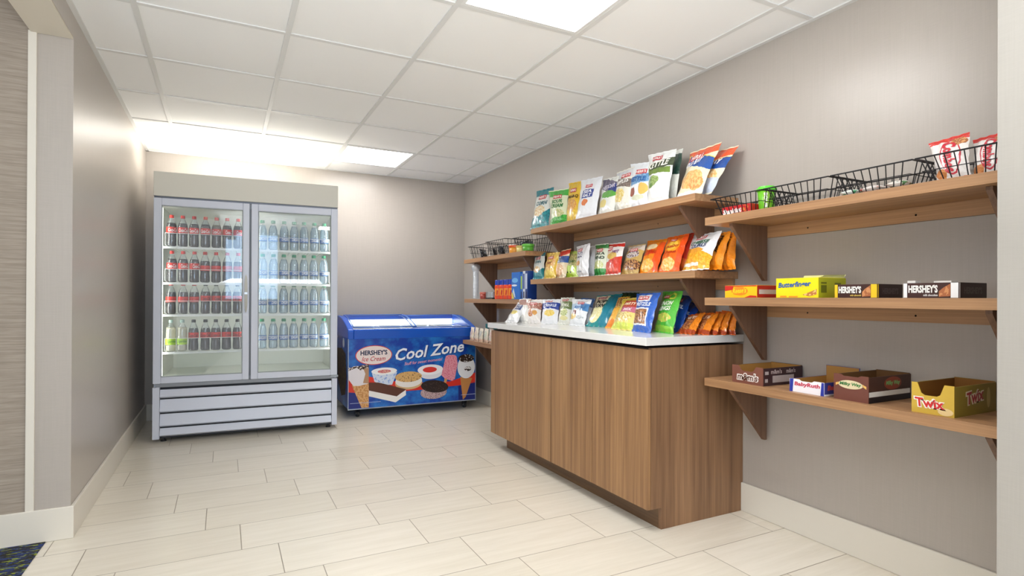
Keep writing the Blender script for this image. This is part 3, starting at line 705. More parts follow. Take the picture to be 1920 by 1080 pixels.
bag('t10','large orange and blue crisp bag reading OLD BAY, nearest front bag on the upper shelf','#ece0c0',[('r',.5,.92,.6,.16,'#e85a28',.15),('r',.6,.77,.7,.02,'#eed04a',-.2),('r',.7,.63,.6,.12,'#1550a0',-.2),('e',.45,.3,.42,.18,'#e2a55c',0,'#ecc27e'),('e',.7,.2,.25,.12,'#d8904c',0,'#e8b878'),('r',.5,.03,.6,.05,'#d9e0ea')],[('OLD BAY',.06,.66,.58,.70,'#f2f4fa',dict(slope=.05,shear=.25))],gT,logo=(.16,.62,.72,.86))

bag('m1','small teal and white crisp bag at the far end of the lower crisp shelf','#12808c',[('r',.6,.58,.5,.28,'#e4e8e4'),('e',.45,.32,.3,.12,'#d7b98a'),('r',.7,.1,.6,.18,'#12808c',.4)],[('CORN',.25,.8,.56,.66,'#1b6a76')],gM)
bag('m2','yellow and orange crisp bag beside the small teal bag on the lower crisp shelf','#ecc23a',[('e',.5,.6,.4,.3,'#e89440',0,'#f0d060'),('e',.5,.15,.4,.13,'#f2d22c')],[('HOT',.3,.7,.5,.6,'#8a2a14')],gM)
bag('m4','lime green crisp bag with black dots low down on the lower crisp shelf','#bfd86a',[('r',.5,.62,.5,.25,'#cdbb80',0,'#7f8c3c'),('e',.5,.2,.5,.2,'#b9dc3e'),('e',.35,.16,.05,.03,'#1d2a14'),('e',.6,.16,.05,.03,'#1d2a14')],[('LIME',.3,.8,.5,.6,'#3c5c1e')],gM,logo=None)
bag('m3','small crisp bag with red top and blue ribbon reading BAY on the lower crisp shelf','#ecd9b4',[('r',.55,.9,.6,.17,'#e23c26',.2),('r',.6,.62,.6,.12,'#1c4f9c'),('r',.3,.62,.25,.1,'#e9edf2'),('e',.45,.25,.4,.2,'#e2a46a',0,'#eec79a')],[('BAY',.12,.6,.56,.68,'#274a86')],gM,logo=(.1,.5,.76,.86))
bag('m6','plain white crisp bag hidden behind the other white bag on the lower crisp shelf','#dfe2e6',[],[],gM,logo=None)
bag('m5','white crisp bag with navy lettering and a tan crisp on the lower crisp shelf','#eceef2',[('r',.4,.66,.22,.1,'#27336e',0,'#e8e8ee'),('e',.35,.4,.16,.08,'#dca05a'),('e',.4,.14,.2,.03,'#aab2c0')],[('SALT',.22,.62,.62,.70,'#f0f2f8')],gM,logo=(.18,.58,.78,.88))
bag('m7','green and white crisp bag with dark speckled lettering on the lower crisp shelf','#e2e8d4',[('r',.5,.93,.6,.09,'#2f8f46'),('e',.5,.3,.35,.13,'#d9dca0',0,'#c5cf7a'),('r',.5,.08,.6,.12,'#2f9a44')],[('JALA',.12,.9,.6,.7,'#24402a'),('PENO',.12,.9,.48,.58,'#24402a')],gM)
bag('m8','red and white crisp bag with a big red lower corner on the lower crisp shelf','#f0ece8',[('r',.5,.94,.6,.08,'#d92a22'),('r',.2,.7,.2,.2,'#e8d4c4'),('e',.5,.55,.28,.12,'#e6c060'),('r',.55,.2,.6,.25,'#d83a26',.25),('r',.3,.14,.5,.06,'#e65a44')],[('HOT',.5,.85,.64,.74,'#7a3c7a')],gM,logo=(.12,.46,.74,.84))
bag('m9','brown and gold crisp bag with a dark swirl on the lower crisp shelf','#c9a860',[('r',.5,.9,.6,.12,'#dccfc0'),('e',.5,.62,.38,.15,'#5a3a40',0,'#e2dfe6'),('r',.5,.33,.6,.05,'#4a5a34'),('e',.6,.25,.5,.16,'#5a2c1c',0,'#c08a50')],[('RODEO',.2,.8,.58,.66,'#f2e6d8')],gM)
bag('m10','orange corn puff bag with a pale triangle on the lower crisp shelf','#f08a1c',[('r',.9,.4,.16,.5,'#e8551c'),('e',.4,.75,.3,.10,'#f3dcb0'),('r',.4,.52,.4,.04,'#dd3f1a',.1),('e',.45,.2,.36,.16,'#f6b23c',0,'#f3c874')],[('CHEEZ',.15,.75,.55,.63,'#c8281a')],gM,logo=None)
bag('m12','dark red snack bag squeezed between the orange and white bags on the lower crisp shelf','#c03020',[('r',.5,.1,.6,.2,'#e06a2a')],[],gM,logo=None)
bag('m11','bright orange cheese puff bag with a yellow round emblem on the lower crisp shelf','#ef6a18',[('e',.45,.66,.36,.2,'#f5a526'),('e',.45,.68,.26,.14,'#f7c84a'),('e',.45,.18,.36,.15,'#f4b044',0,'#f7d088'),('r',.92,.5,.1,.6,'#e9501a')],[('CRUNCHY',.14,.8,.60,.68,'#b82a14'),('Cheese',.16,.78,.44,.52,'#b82a14')],gM,logo=(.32,.6,.80,.88))
bag('m14','orange pretzel bag with sideways black lettering, beside the white curls bag','#ee8f1e',[('r',.5,.5,.16,.4,'#f0a63c')],[('Honey',.52,.80,.38,.88,'#3a2414',dict(vert=True))],gM,logo=None)
bag('m15','orange pretzel bag with sideways black lettering, nearest the camera on the lower crisp shelf','#ee8b1a',[('r',.5,.5,.16,.4,'#f0a63c')],[('Honey',.45,.78,.38,.88,'#3a2414',dict(vert=True))],gM,logo=None)
bag('m13','white and yellow bag reading CHEESE CURLS near the end of the lower crisp shelf','#f0f1f4',[('r',.5,.17,.6,.30,'#f0a21e',-.25,'#f4b93a'),('e',.4,.47,.3,.07,'#f0a83c'),('r',.35,.12,.3,.035,'#f6ead8')],[('CHEESE',.1,.8,.64,.74,'#2c6a48',dict(slope=.03)),('CURLS',.2,.75,.53,.63,'#27406e',dict(slope=.03))],gM,logo=(.24,.62,.80,.92))

bag('c2','crisp bag with yellow corner standing behind the leftmost bag on the worktop','#ecebe6',[('e',.3,.3,.3,.2,'#e9dc8c'),('r',.6,.85,.5,.15,'#b98a7a')],[],gW,logo=None)
bag('c1','leftmost crisp bag on the worktop, white with a blue square, leaning left','#eef0f2',[('r',.55,.72,.28,.15,'#1f427f'),('e',.45,.42,.3,.1,'#e3cf5a')],[('SEA',.38,.75,.74,.82,'#dfe8f4'),('SALT',.36,.75,.62,.7,'#dfe8f4')],gW,logo=None)
bag('c3','white crisp bag with brown ribbon and a brown crisp on the worktop','#f0ece8',[('r',.5,.7,.5,.14,'#9a4a34',0,'#c9a090'),('e',.35,.38,.18,.17,'#9a5030',0,'#d08a4a'),('e',.65,.38,.15,.1,'#e2a450')],[('BBQ',.2,.7,.64,.75,'#f4e6dc')],gW)
bag('c4','white crisp bag with wide blue ribbon and yellow ripple crisp on the worktop','#eef0f4',[('r',.5,.70,.6,.14,'#2344a0'),('e',.5,.38,.32,.13,'#ecca54',0,'#f3dc84')],[('CRINKLE',.12,.88,.64,.76,'#dfe6f8')],gW,logo=(.2,.6,.86,.94))
bag('c5','narrow olive and white dill crisp bag on the worktop','#e9eadf',[('r',.6,.68,.5,.15,'#6c7f4c'),('e',.45,.4,.3,.14,'#9db06a',0,'#dfe2a8'),('e',.5,.2,.3,.08,'#e6dfa0')],[('DILL',.25,.8,.62,.73,'#eef0e2')],gW,logo=(.15,.6,.84,.93))
bag('c7','blue crisp bag tucked behind the light blue one on the worktop','#3f6fae',[('r',.5,.3,.6,.35,'#e4e9f0')],[],gW,logo=None)
bag('c6','white and light blue kettle crisp bag with a dark red crisp on the worktop','#eef2f6',[('r',.35,.7,.5,.12,'#b9d4ee',.1),('r',.85,.68,.22,.14,'#4a86c0'),('e',.35,.44,.12,.11,'#7a2f2a'),('e',.25,.3,.22,.1,'#e8c468'),('e',.7,.28,.2,.06,'#b8c2c8',0,'#e4e8ea')],[('KETTLE',.3,.9,.60,.70,'#3f7ab8')],gW,logo=(.4,.72,.78,.88))
bag('c11','dark green and black snack bag peeking out at the back of the worktop','#17301f',[('r',.3,.8,.3,.1,'#2c6a34')],[],gW,logo=None)
bag('c9','orange and yellow snack mix bag partly hidden beside the teal bag','#eeb43a',[('r',.5,.8,.6,.2,'#8a3a24',0,'#e2c074'),('e',.4,.1,.4,.14,'#f08a20')],[],gW,logo=None)
bag('c8','teal bag reading POP with pale popcorn picture on the worktop','#0f8f92',[('r',.25,.75,.32,.3,'#f0e8cc'),('e',.33,.33,.30,.24,'#ece59c',0,'#f4f0c4'),('r',.9,.6,.25,.6,'#0e86a0')],[('POP',.1,.6,.68,.80,'#1b1a1a'),('CORN',.08,.58,.54,.66,'#1b1a1a')],gW,logo=(.1,.5,.84,.93))
bag('c10','yellow snack bag with pink band and green foot on the worktop','#ecd878',[('r',.55,.9,.5,.1,'#e0c23c'),('r',.62,.78,.36,.12,'#c04a34'),('r',.62,.58,.36,.08,'#c86a84'),('e',.45,.36,.45,.14,'#d8b85a',0,'#efe0a0'),('r',.5,.07,.6,.12,'#d5e05a')],[('PARTY',.35,.9,.72,.82,'#f6e0c0'),('MIX',.42,.82,.54,.62,'#f8e8ee')],gW,logo=None)
bag('c15','dark blue pretzel bag furthest behind the green bag on the worktop','#12409a',[('r',.4,.3,.28,.18,'#2a1a14')],[('PRETZEL',.15,.85,.55,.65,'#cfe0f8')],gW,logo=None)
bag('c14','blue pretzel bag directly behind the green ring bag on the worktop','#17479f',[('r',.4,.34,.32,.24,'#e6e8ec'),('r',.4,.34,.27,.2,'#2c1a12',0,'#5a3820')],[('PRETZEL',.12,.85,.60,.7,'#e4ecfa')],gW,logo=(.3,.7,.78,.88))
bag('c12','blue pretzel bag with square window picture standing in front on the worktop','#1f5fc0',[('r',.42,.85,.3,.1,'#e9ecf2'),('r',.42,.36,.36,.22,'#e9ecf2'),('r',.42,.36,.31,.18,'#6a3c1e',0,'#b87a40')],[('PRETZELS',.1,.82,.62,.72,'#e4ecfa')],gW,logo=(.16,.62,.80,.90))
bag('c13','bright green bag reading ONION RINGS on the worktop','#4fb53a',[('e',.62,.86,.2,.09,'#cddc4a'),('e',.62,.86,.1,.05,'#4fb53a'),('e',.5,.33,.35,.10,'#a8d24a',0,'#d8c860'),('r',.5,.06,.6,.09,'#8fd040')],[('ONION',.14,.8,.60,.71,'#f0f6e4',dict(slope=.03)),('RINGS',.14,.78,.47,.58,'#f0f6e4',dict(slope=.03))],gW,logo=(.18,.5,.80,.88))
for i, nm in enumerate(('front','second','third','fourth','rearmost')):
    bag('p%d'%(i+1),'orange snack pack, %s of five leaning at the near end of the worktop'%nm,'#d9661c',[('e',.4,.45,.38,.3,'#c98a50',0,'#8a3a1c'),('r',.85,.6,.2,.5,'#f08a20'),('r',.5,.08,.6,.1,'#a8401c')],[('NUTS',.14,.7,.66,.82,'#f0dcc0',dict(slope=.02))],gP,logo=None,puff=.012,name='snack_pack',cat='snack pack')

# ------------------------------------------------------------------ chocolate boxes on the middle near shelf
def frontfn(x, y0, z0, off=.0008): return plane_fn((x,y0,z0),(0,-1,0),(0,0,1),off)        # u runs towards the camera
def sidefn(y, x0, z0, off=.0008): return plane_fn((x0,y,z0),(1,0,0),(0,0,1),off)
def rect(u0,u1,v0,v1): return [(u0,v0),(u1,v0),(u1,v1),(u0,v1)]
def decal(parent, org, name, col, polys, fn, rough=.45, mottle=None):
    mat = flat(col, rough)
    if mottle:
        k = N('print_'+name); co=k.coord(); a,_=k.noise(co, mottle[1], 2); k.set(Base_Color=k.mix(k.math('GREATER_THAN',a,.52), lin(col), lin(mottle[0])), Roughness=rough); mat=k.m
    for p in polys: poly_on(MD(), p, fn).build(name, mat, parent, org)
def word(parent, org, s, col, fn, u0,u1,v0,v1,slope=0,shear=0,bold=.03,vert=False):
    return text_on(MD(), s, fn, u0,u1,v0,v1,slope,shear,bold,vert=vert).build('lettering', flat(col,.4), parent, org)
def closed_box(label, x0,x1,y0,y1,z0,h, col, side=None, group=None):
    org = ((x0+x1)/2,(y0+y1)/2,z0); t = thing('candy_box', label, 'box of candy', org, 0, group)
    MD().box(x0,x1,y0,y1,z0,z0+h).build('carton', flat(col,.45), t, org, bevel=.001)
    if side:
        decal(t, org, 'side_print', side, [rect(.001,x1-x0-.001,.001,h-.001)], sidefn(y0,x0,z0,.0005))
    return t, org
Z2 = 1.0712; gX='candy boxes on the middle near shelf'
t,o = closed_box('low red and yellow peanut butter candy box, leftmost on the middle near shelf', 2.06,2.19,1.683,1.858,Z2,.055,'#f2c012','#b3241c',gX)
F = frontfn(2.06,1.858,Z2); F1 = frontfn(2.06,1.858,Z2,.0014); S = sidefn(1.683,2.06,Z2,.001); S1=sidefn(1.683,2.06,Z2,.0016)
decal(t,o,'printed_band','#c9281e',[[(0.001,.030),(.045,.036),(.05,.054),(.001,.054)],[(.05,.05),(.174,.05),(.174,.054),(.05,.054)],[(.11,.001),(.174,.001),(.174,.008),(.14,.01)]],F)
decal(t,o,'orange_splash','#f28a1c',[ell(.082,.03,.045,.019)],F); word(t,o,"Reese's",'#f6d020',F1,.045,.12,.018,.042,.004,.2)
decal(t,o,'white_stripe','#cfc4c0',[rect(.012,.128,.016,.036)],S)
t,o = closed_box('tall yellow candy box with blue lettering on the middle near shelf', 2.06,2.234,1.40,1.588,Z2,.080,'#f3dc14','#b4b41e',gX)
F = frontfn(2.06,1.588,Z2); F1 = frontfn(2.06,1.588,Z2,.0014); S = sidefn(1.40,2.06,Z2,.001)
word(t,o,'Butterfinger','#1c5aa8',F1,.012,.158,.034,.062,.006,.12,.03)
decal(t,o,'bar_picture','#b9743c',[[(.12,.012),(.15,.022),(.182,.034),(.182,.014),(.15,.006)]],F,mottle=('#e8c07a',70)); decal(t,o,'small_print','#e9902a',[rect(.02,.05,.002,.008),rect(.06,.10,.002,.007)],F)
decal(t,o,'small_print','#6d7010',[rect(.015,.05,.055,.062),rect(.015,.05,.02,.05),rect(.1,.14,.045,.06)],S)
MD().add([(2.075,1.405,Z2+.0805),(2.23,1.405,Z2+.0805),(2.228,1.40,Z2+.094),(2.10,1.398,Z2+.090)],[(0,1,2,3)]).add([(2.228,1.405,Z2+.0805),(2.228,1.585,Z2+.0805),(2.236,1.585,Z2+.096),(2.234,1.40,Z2+.094)],[(0,1,2,3)]).build('lid_flap', flat('#dfe09a',.5), t, o)
def hersh(label, x1, y0, y1, strip, sub, subcol):
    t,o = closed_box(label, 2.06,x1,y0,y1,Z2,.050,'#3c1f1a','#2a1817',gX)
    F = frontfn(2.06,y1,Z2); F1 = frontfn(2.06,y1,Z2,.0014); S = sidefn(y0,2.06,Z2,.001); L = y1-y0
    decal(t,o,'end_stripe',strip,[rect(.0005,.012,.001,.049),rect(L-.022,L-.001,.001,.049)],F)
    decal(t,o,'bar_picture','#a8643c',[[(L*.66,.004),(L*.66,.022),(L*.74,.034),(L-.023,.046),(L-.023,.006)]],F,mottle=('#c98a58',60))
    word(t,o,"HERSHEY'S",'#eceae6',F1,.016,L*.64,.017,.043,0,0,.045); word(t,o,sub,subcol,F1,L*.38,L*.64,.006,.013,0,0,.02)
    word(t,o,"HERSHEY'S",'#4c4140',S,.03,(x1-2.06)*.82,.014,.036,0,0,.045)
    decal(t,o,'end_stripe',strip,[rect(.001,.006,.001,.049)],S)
    return t,o
hersh('dark brown chocolate box with yellow end stripes on the middle near shelf', 2.216,1.178,1.334,'#e8c020','with almonds','#e8c860')
t,o = hersh('dark brown chocolate box with white end stripes, nearest the camera on the middle shelf', 2.234,.93,1.092,'#e9e9ea','milk chocolate','#eceae6')
for q in ((2.07,2.10,1.06,1.085,Z2+.0502,Z2+.058),(2.08,2.12,.96,1.01,Z2+.0502,Z2+.056)): MD().box(*q).build('torn_lid', flat('#e4e0da',.6), t, o)

# ------------------------------------------------------------------ open candy trays on the lowest near shelf
Z3 = .6902; gY='open cardboard candy trays on the lowest near shelf'
def tray(label, x0,x1,y0,y1,h, hf, notch, col, colside, inner='#a5793a', hb=None, side_notch=False):
    """front wall (-x) has a cut-out from notch[0] to notch[1] down to height hf"""
    org=((x0+x1)/2,(y0+y1)/2,Z3); t = thing('candy_tray', label, 'cardboard tray', org, 0, gY); z=Z3; T=.003; hb = hb or h
    L=y1-y0; a,b=y1-notch[0]*L, y1-notch[1]*L        # a is the far side of the notch
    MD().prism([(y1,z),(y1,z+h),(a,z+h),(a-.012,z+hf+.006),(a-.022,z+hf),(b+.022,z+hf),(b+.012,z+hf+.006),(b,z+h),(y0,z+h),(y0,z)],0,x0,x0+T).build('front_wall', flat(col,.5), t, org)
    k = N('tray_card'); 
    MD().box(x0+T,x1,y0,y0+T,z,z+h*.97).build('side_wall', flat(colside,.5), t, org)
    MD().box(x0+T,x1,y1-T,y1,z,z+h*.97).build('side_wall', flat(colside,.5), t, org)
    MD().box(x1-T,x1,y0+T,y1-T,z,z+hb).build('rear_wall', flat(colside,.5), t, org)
    m = MD().box(x0+T,x1-T,y0+T,y1-T,z,z+.002).box(x0+T,x1-T-.0005,y1-T-.0012,y1-T-.0002,z+.002,z+h*.96).box(x0+T,x1-T-.0005,y0+T+.0002,y0+T+.0012,z+.002,z+h*.96).box(x1-T-.0015,x1-T-.0003,y0+T+.0015,y1-T-.0015,z+.002,z+hb-.001)
    m.build('bare_cardboard_lining', flat(inner,.7), t, org)
    return t, org
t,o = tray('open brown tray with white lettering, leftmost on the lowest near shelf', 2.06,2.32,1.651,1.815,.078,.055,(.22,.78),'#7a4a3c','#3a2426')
F = frontfn(2.06,1.815,Z3); F1=frontfn(2.06,1.815,Z3,.0016); S=sidefn(1.651,2.06,Z3); S1=sidefn(1.651,2.06,Z3,.0016)
word(t,o,"m&m's",'#f3ede8',F,.026,.142,.012,.050,0,.08,.10); word(t,o,"m&m's",'#5a3226',F1,.031,.137,.015,.046,0,.08,.02)
word(t,o,"m&m's",'#b9a8a4',S,.05,.12,.05,.07,0,0,.03); word(t,o,"m&m's",'#b9a8a4',S,.15,.21,.05,.07,0,0,.03); decal(t,o,'nutrition_table','#b0a4a0',[rect(.06,.20,.012,.042),rect(.012,.03,.015,.03),rect(.012,.035,.048,.062)],S)
t,o = tray('low white tray with blue ends and pink lettering on the lowest near shelf', 2.065,2.30,1.379,1.527,.052,.046,(.2,.8),'#eceaf0','#3a3f92',hb=.095)
F = frontfn(2.065,1.527,Z3); F1=frontfn(2.065,1.527,Z3,.0016); S=sidefn(1.379,2.065,Z3)
decal(t,o,'blue_end','#24349c',[[(0,.0),(.014,0),(.018,.052),(.002,.052)],[(.134,0),(.148,0),(.148,.051),(.138,.051)]],F); word(t,o,'BabyRuth','#c8445c',F,.022,.132,.022,.042,0,.1,.04)
word(t,o,'BabyRuth','#d85a5a',S,.02,.17,.014,.040,.004,.1,.05); decal(t,o,'white_edge','#eceaf0',[rect(.0,.235,.0,.006)],S)
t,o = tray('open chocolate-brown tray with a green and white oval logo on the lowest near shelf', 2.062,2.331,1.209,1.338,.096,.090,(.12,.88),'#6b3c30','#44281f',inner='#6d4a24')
F = frontfn(2.062,1.338,Z3); F1=frontfn(2.062,1.338,Z3,.0016); S=sidefn(1.209,2.062,Z3); S1=sidefn(1.209,2.062,Z3,.0016)
decal(t,o,'logo_ribbon','#e0b060',[[(.008,.052),(.02,.058),(.02,.066),(.008,.062)],[(.108,.058),(.122,.050),(.122,.060),(.108,.066)]],F); decal(t,o,'logo_oval','#d9c9a4',[ell(.064,.060,.046,.016)],F); word(t,o,'Milky Way','#2f7a3c',F1,.024,.104,.053,.068,0,.15,.03)
decal(t,o,'logo_oval','#8a3a24',[ell(.15,.066,.055,.024)],S); word(t,o,'Milky Way','#7fae6a',S1,.105,.195,.056,.076,0,.15,.04); decal(t,o,'white_stripe','#d9d4cc',[rect(.002,.262,.022,.040)],S); decal(t,o,'dark_foot','#141018',[rect(.002,.268,.0,.020)],S)
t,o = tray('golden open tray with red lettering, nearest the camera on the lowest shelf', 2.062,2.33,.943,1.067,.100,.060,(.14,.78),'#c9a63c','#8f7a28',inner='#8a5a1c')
F = frontfn(2.062,1.067,Z3); F1=frontfn(2.062,1.067,Z3,.0016); S=sidefn(.943,2.062,Z3); S1=sidefn(.943,2.062,Z3,.0016)
word(t,o,'Twix','#f4ece0',F,.006,.102,.018,.054,0,-.1,.11); word(t,o,'Twix','#cc2a2a',F1,.010,.098,.021,.051,0,-.1,.03)
decal(t,o,'bar_picture','#e0c48c',[ell(.1,.014,.022,.012)],F); word(t,o,'Twix','#e8dcc0',S,.068,.186,.030,.078,.012,.0,.11); word(t,o,'Twix','#a32a2a',S1,.073,.181,.034,.074,.012,.0,.03)
decal(t,o,'bar_picture','#b8a05a',[ell(.215,.05,.012,.034)],S)

# ------------------------------------------------------------------ wire baskets
BW = flat('#17171a', .4, .3)
def basket(label, x0,x1,y0,y1,z,h, group, nb=10):
    org=((x0+x1)/2,(y0+y1)/2,z); t = thing('wire_basket', label, 'wire basket', org, 0, group); i=.028; r=.0019
    top=[(x0,y0,z+h),(x1,y0,z+h),(x1,y1,z+h),(x0,y1,z+h)]; bot=[(x0+i,y0+i,z+.003),(x1-i,y0+i,z+.003),(x1-i,y1-i,z+.003),(x0+i,y1-i,z+.003)]
    MD().tube(top,.0030,6,True).tube([(a[0]*.5+b[0]*.5,a[1]*.5+b[1]*.5,z+h*.5) for a,b in zip(top,bot)],.0016,5,True).build('rim', BW, t, org)
    m = MD().tube(bot,r,5,True)
    def L(a,b,f): return tuple(a[k]+(b[k]-a[k])*f for k in range(3))
    for e in range(4):
        c = nb if e%2 else nb-2
        for k in range(1,c): m.tube([L(top[e],top[(e+1)%4],k/c), L(bot[e],bot[(e+1)%4],k/c)], r, 5)
    for k in range(1,nb): m.tube([L(bot[0],bot[3],k/nb), L(bot[1],bot[2],k/nb)], r*.9, 4)
    m.build('wire_cage', BW, t, org); return t
ZT=1.4502; gK='wire baskets on the highest near shelf'
basket('black wire basket holding the red snack box and the green cup', 2.06,2.31,1.662,1.945,ZT,.087,gK)
basket('empty black wire basket, second from the left on the highest near shelf', 2.06,2.31,1.362,1.652,ZT,.087,gK)
basket('black wire basket with flat red and white packets lying in it', 2.06,2.31,1.066,1.352,ZT,.087,gK)
basket('black wire basket nearest the camera, full of white and red pretzel bags', 2.06,2.31,.778,1.056,ZT,.087,gK)
# goods in them
org=(2.09+.03,1.83,ZT+.005); t = thing('snack_box','small red fruit snack packet in the wire basket','packet',org)
MD().box(2.092,2.15,1.745,1.905,ZT+.005,ZT+.045).build('carton', flat('#c8242a',.35), t, org, bevel=.003)
F = frontfn(2.092,1.905,ZT+.005); decal(t,org,'fruit_picture','#e08a3c',[ell(.13,.022,.022,.014)],F,mottle=('#d02a2a',80)); word(t,org,'Sunkist','#f6f0ee',F,.006,.112,.004,.028,.003,.1,.06)
org=(2.16,1.715,ZT+.005); t = thing('lidded_cup','green plastic candy cup with lid standing in the wire basket','cup',org)
MD().lathe([(.029,0),(.031,.004),(.038,.092)],(org[0],org[1],org[2]),24).build('cup_body', flat('#6fc02a',.3), t, org, smooth=True)
MD().lathe([(.041,.092),(.043,.094),(.043,.103),(.037,.106),(.035,.112),(.01,.113)],org,24).build('lid', flat('#5fd03a',.3), t, org)
def cup(u,v): a=math.radians(225)+u; r=.0292+.0965*v+.0018; return (org[0]+r*math.cos(a),org[1]+r*math.sin(a),org[2]+v)
m=MD(); 
for i in range(8): u0=-.5+i*.11; m.add([cup(u0,.008),cup(u0+.11,.008),cup(u0+.11,.085),cup(u0,.085)],[(0,1,2,3)])
m.build('cup_label', flat('#8fc832',.35), t, org)
text_on(MD(),'SOUR',lambda u,v:tuple(Vector(cup(u,v))+Vector((-.001,-.001,0))),-.42,-.02,.012,.082,0,0,.05,vert=True).build('lettering', flat('#f4f6ee',.4), t, org)
def packet(label, x,y,z, L,Wd,T, rz, base, spot, cat='packet', group=None, tilt=0):
    c,s=math.cos(rz),math.sin(rz); ex=Vector((c,s,0)); ey=Vector((-s*math.cos(tilt),c*math.cos(tilt),math.sin(tilt))); p=Vector((x,y,z))
    t = thing('candy_packet', label, cat, (x,y,z), 0, group); m=MD(); NU,NV=12,8
    nn = ex.cross(ey)
    for side in (1,-1):
        vs=[tuple(p+ex*L*(i/NU-.5)+ey*Wd*(j/NV-.5)+nn*(T*.5*side*(math.sin(math.pi*i/NU)*math.sin(math.pi*j/NV))**.5 + T*.55)) for j in range(NV+1) for i in range(NU+1)]
        fs=[(j*(NU+1)+i,j*(NU+1)+i+1,(j+1)*(NU+1)+i+1,(j+1)*(NU+1)+i) for j in range(NV) for i in range(NU)]
        m.add(vs, fs if side>0 else [f[::-1] for f in fs])
    k=N('wrapper'); co=k.coord(); a,_=k.noise(co,38,2); b,_=k.noise(co,60,1); k.set(Base_Color=k.mix(k.math('GREATER_THAN',a,.52),lin(base),k.mix(k.math('GREATER_THAN',b,.5),lin(spot[0]),lin(spot[1]))),Roughness=.3)
    m.build('wrapper', k.m, t, (x,y,z), smooth=True); return t
gZ='flat packets in the third basket'
packet('flat green-ended white packet lying in the third wire basket',2.115,1.305,ZT+.006,.05,.07,.024,.1,'#e8ece6',('#1f7a50','#4a9a6a'),group=gZ)
packet('flat white packet with red lettering lying in the third wire basket',2.12,1.225,ZT+.006,.06,.08,.026,-.1,'#efe9e4',('#c83a30','#e8d8d0'),group=gZ)
packet('flat multicoloured packet lying near the end of the third wire basket',2.115,1.135,ZT+.006,.06,.07,.028,.2,'#ece6de',('#b8443a','#5a8a5a'),group=gZ)
def pret(label, q): 
    return make_bag(label, q, '#ece6e2', [('r',.5,.955,.6,.05,'#d8362c'),('e',.55,.5,.30,.42,'#c0283a'),('e',.55,.5,.26,.38,'#f2ebe8'),('e',.78,.84,.2,.09,'#d79a5e',0,'#a8622c'),('e',.2,.14,.2,.1,'#d88a4a')], [('Combos',.36,.72,.14,.86,'#c8283a',dict(vert=True,bold=.04,shear=.1))], group='pretzel snack bags in the nearest basket', name='snack_bag', cat='snack bag', logo=None, seal='#d8362c', puff=.018)
pret('white pretzel snack bag with red top, leftmost in the nearest wire basket', [(2.12,1.020,ZT+.008),(2.10,.915,ZT+.008),(2.17,1.070,ZT+.155),(2.16,.945,ZT+.162)])
pret('white pretzel snack bag in the middle of the nearest wire basket', [(2.13,.925,ZT+.008),(2.12,.830,ZT+.008),(2.19,.950,ZT+.140),(2.18,.845,ZT+.146)])
pret('white pretzel snack bag at the right end of the nearest wire basket', [(2.15,.875,ZT+.008),(2.14,.792,ZT+.008),(2.21,.880,ZT+.138),(2.20,.790,ZT+.142)])

# ------------------------------------------------------------------ far corner shelves
ZA=1.4262; gF='wire baskets on the highest far-corner shelf'
basket('black wire basket next to the back wall on the highest far-corner shelf', 2.06,2.31,4.55,4.93,ZA,.12,gF)
basket('black wire basket in the middle of the highest far-corner shelf', 2.06,2.31,4.15,4.53,ZA,.13,gF)
basket('black wire basket at the near end of the highest far-corner shelf', 2.12,2.32,3.76,4.13,ZA,.13,gF)
gG='small dark packets in the far-corner baskets'
cols=[('#22242a',('#5a5f6a','#8a8f98')),('#2a2326',('#b8705a','#40444c')),('#1c1e22',('#70757e','#34383f')),('#d8d4d0',('#3a3c44','#8a4a3c')),('#262a30',('#9aa0a8','#44474d'))]
pos=['beside the back wall','left of the middle','in the middle','right of the middle','by the orange tub']
for i in range(5):
    packet('small dark snack packet %s in the far-corner wire baskets'%pos[i], 2.16+.02*(i%2), 4.82-.19*i if i<4 else 3.95, ZA+.05, .10,.085,.03,.5+.5*i, cols[i][0], cols[i][1], group=gG, tilt=1.2)
def tub(label, c, r, h, body, lid, name='plastic_tub', cat='tub'):
    t = thing(name, label, cat, c); MD().lathe([(r*.88,0),(r*.92,.003),(r,h*.72)],c,24).build('tub_body', flat(body,.35), t, c, smooth=True)
    MD().lathe([(r*1.05,h*.72),(r*1.07,h*.76),(r*1.07,h*.95),(r,h)],c,24).build('lid', flat(lid,.3), t, c); return t
tub('flat orange snack tub with dark orange lid on the highest far-corner shelf', (2.085,4.02,ZA), .045,.062,'#f0a43c','#d8541c')
tub('flat cream snack tub between the orange tub and the green tub', (2.085,3.90,ZA), .042,.050,'#e6d48a','#c8b868')
tub('flat green snack tub at the near end of the highest far-corner shelf', (2.09,3.80,ZA), .045,.055,'#5aa83a','#6cc04a')
ZB=1.0552
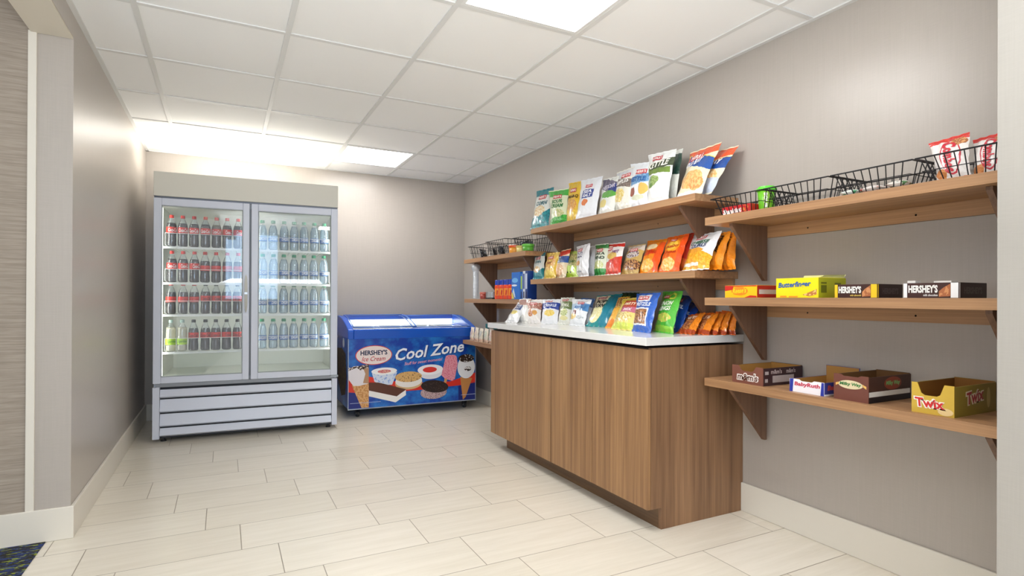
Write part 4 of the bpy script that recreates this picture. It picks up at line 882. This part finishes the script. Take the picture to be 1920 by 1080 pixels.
for i,y in enumerate((4.315,4.23,4.145,4.06)):
    c=(2.085,y,ZB); t = thing('spray_can','orange can with blue cap, %s of the four in a row on the far-corner shelf'%['leftmost','second','third','rightmost'][i],'can',c,0,'orange cans on the middle far-corner shelf')
    MD().lathe([(.030,0),(.032,.003),(.032,.112),(.028,.120)],c,20).build('can_body', flat('#e8481e',.25), t, c, smooth=False)
    MD().lathe([(.0285,.118),(.0285,.158),(.026,.162)],c,20).build('cap', flat('#1c3fae',.3), t, c)
    def cy(u,v,c=c): a=math.radians(225)+u; return (c[0]+.0328*math.cos(a),c[1]+.0328*math.sin(a),c[2]+v)
    m=MD(); 
    for k_ in range(6):
        for (v0,v1) in ((.03,.09),): u0=-.6+.2*k_; m.add([cy(u0,v0),cy(u0+.2,v0),cy(u0+.2,v1),cy(u0,v1)],[(0,1,2,3)])
    m.build('can_label', flat('#f29a2c',.3), t, c)
    m=MD(); m.add([Vector(cy(-.25,.035))*1+Vector((-.0008,-.0008,0)),Vector(cy(.1,.035))+Vector((-.0008,-.0008,0)),Vector(cy(.25,.07))+Vector((-.0008,-.0008,0)),Vector(cy(-.1,.08))+Vector((-.0008,-.0008,0))],[(0,1,2,3)])
    m.build('can_mark', flat('#c8281c',.3), t, c)
org=(2.12,3.955,ZB); t=thing('medicine_box','bright blue upright carton right of the orange cans','box',org)
MD().box(2.06,2.15,3.875,4.02,ZB,ZB+.215).build('carton', flat('#1c6cc8',.35), t, org, bevel=.001)
F=frontfn(2.06,4.02,ZB); decal(t,org,'white_swirl','#dfe9f4',[[(.02,.06),(.05,.02),(.07,.01),(.06,.04),(.035,.09)],ell(.05,.11,.045,.008)],F); decal(t,org,'yellow_corner','#ecd05a',[[(.004,.004),(.05,.004),(.02,.05),(.004,.055)]],F); decal(t,org,'light_patch','#6fb4ec',[ell(.06,.15,.05,.02)],F)
for i,(a,b,col,c2,h,lb) in enumerate(((3.835,3.868,'#2464b8','#a8c84a',.20,'thin blue and green carton beside the big blue carton'),(3.795,3.829,'#dde4ec','#2a4a94',.218,'thin white carton between two blue ones on the far-corner shelf'),(3.752,3.789,'#1f3f86','#c8d4e8',.218,'thin navy carton at the near end of the middle far-corner shelf'))):
    org=(2.1,(a+b)/2,ZB); t=thing('slim_carton',lb,'box',org,0,'slim cartons on the middle far-corner shelf')
    MD().box(2.06,2.14,a,b,ZB,ZB+h).build('carton', flat(col,.35), t, org, bevel=.001)
    F=frontfn(2.06,b,ZB); decal(t,org,'printed_stripe',c2,[rect(.006,b-a-.006,.08,h-.02)],F); decal(t,org,'printed_stripe','#1a2a5a',[rect(.008,b-a-.008,.01,.06)],F)
# stack of clear cups
c=(2.09,4.81,ZB); t=thing('cup_stack','tall stack of clear plastic cups on the middle far-corner shelf','cup stack',c)
pr=[]; 
for k_ in range(22): z=k_*.0115; pr += [(.024+.00003*k_,z),(.0275,z+.008),(.0265,z+.0112)]
pr += [(.026,.255),(.034,.27),(.042,.285),(.042,.30),(.030,.318),(.008,.325)]
MD().lathe(pr,c,24).build('cups', glassy('clear_plastic',(.95,.97,1),.10,.08,.35,(.80,.86,.92)), t, c, smooth=True)
tub('small dark red tub on the middle far-corner shelf', (2.085,4.62,ZB), .034,.062,'#a8483c','#c86a5a')
org=(2.10,4.46,ZB); t=thing('glass_container','small clear container with dark base left of the orange cans','container',org)
MD().box(2.062,2.14,4.395,4.525,ZB+.004,ZB+.062).build('clear_cover', glassy('clear_box',(.92,.95,.96),.12,.05,.25,(.6,.66,.68)), t, org, bevel=.004)
MD().box(2.06,2.142,4.39,4.53,ZB,ZB+.012).build('base', flat('#22252a',.4), t, org, bevel=.002)
ZL=.6652; gS='toiletry sachets on the lowest far-corner shelf'
for i,y in enumerate((4.86,4.76,4.655,4.545,4.44)):
    q=[(2.075,y+.045,ZL),(2.07,y-.05,ZL),(2.085,y+.045,ZL+.125+.006*(i%2)),(2.08,y-.05,ZL+.125)]
    make_bag('cream toiletry sachet, %s of five on the lowest far-corner shelf'%['leftmost','second','third','fourth','rightmost'][i], q, '#e6dcc8', [('e',.5,.6,.3,.22,['#c89a8a','#d8b89a','#9aa8a8','#a8c4a0','#e0a89a'][i],0,'#ece6da'),('r',.5,.12,.6,.1,'#e8c8b0')], [], group=gS, name='toiletry_sachet', cat='sachet', logo=None, puff=.014)
for i,y in enumerate((4.70,4.52)):
    c=(2.16,y,ZL); t=thing('toiletry_bottle','teal-capped toiletry bottle behind the cream sachets, %s one'%['far','near'][i],'bottle',c,0,'teal capped bottles behind the sachets')
    MD().lathe([(.024,0),(.026,.004),(.026,.10),(.014,.118)],c,20).build('bottle_body', flat('#dfe6e2',.3), t, c, smooth=True)
    MD().lathe([(.018,.116),(.018,.160),(.016,.163)],c,20).build('cap', flat('#1d6a72',.3), t, c)
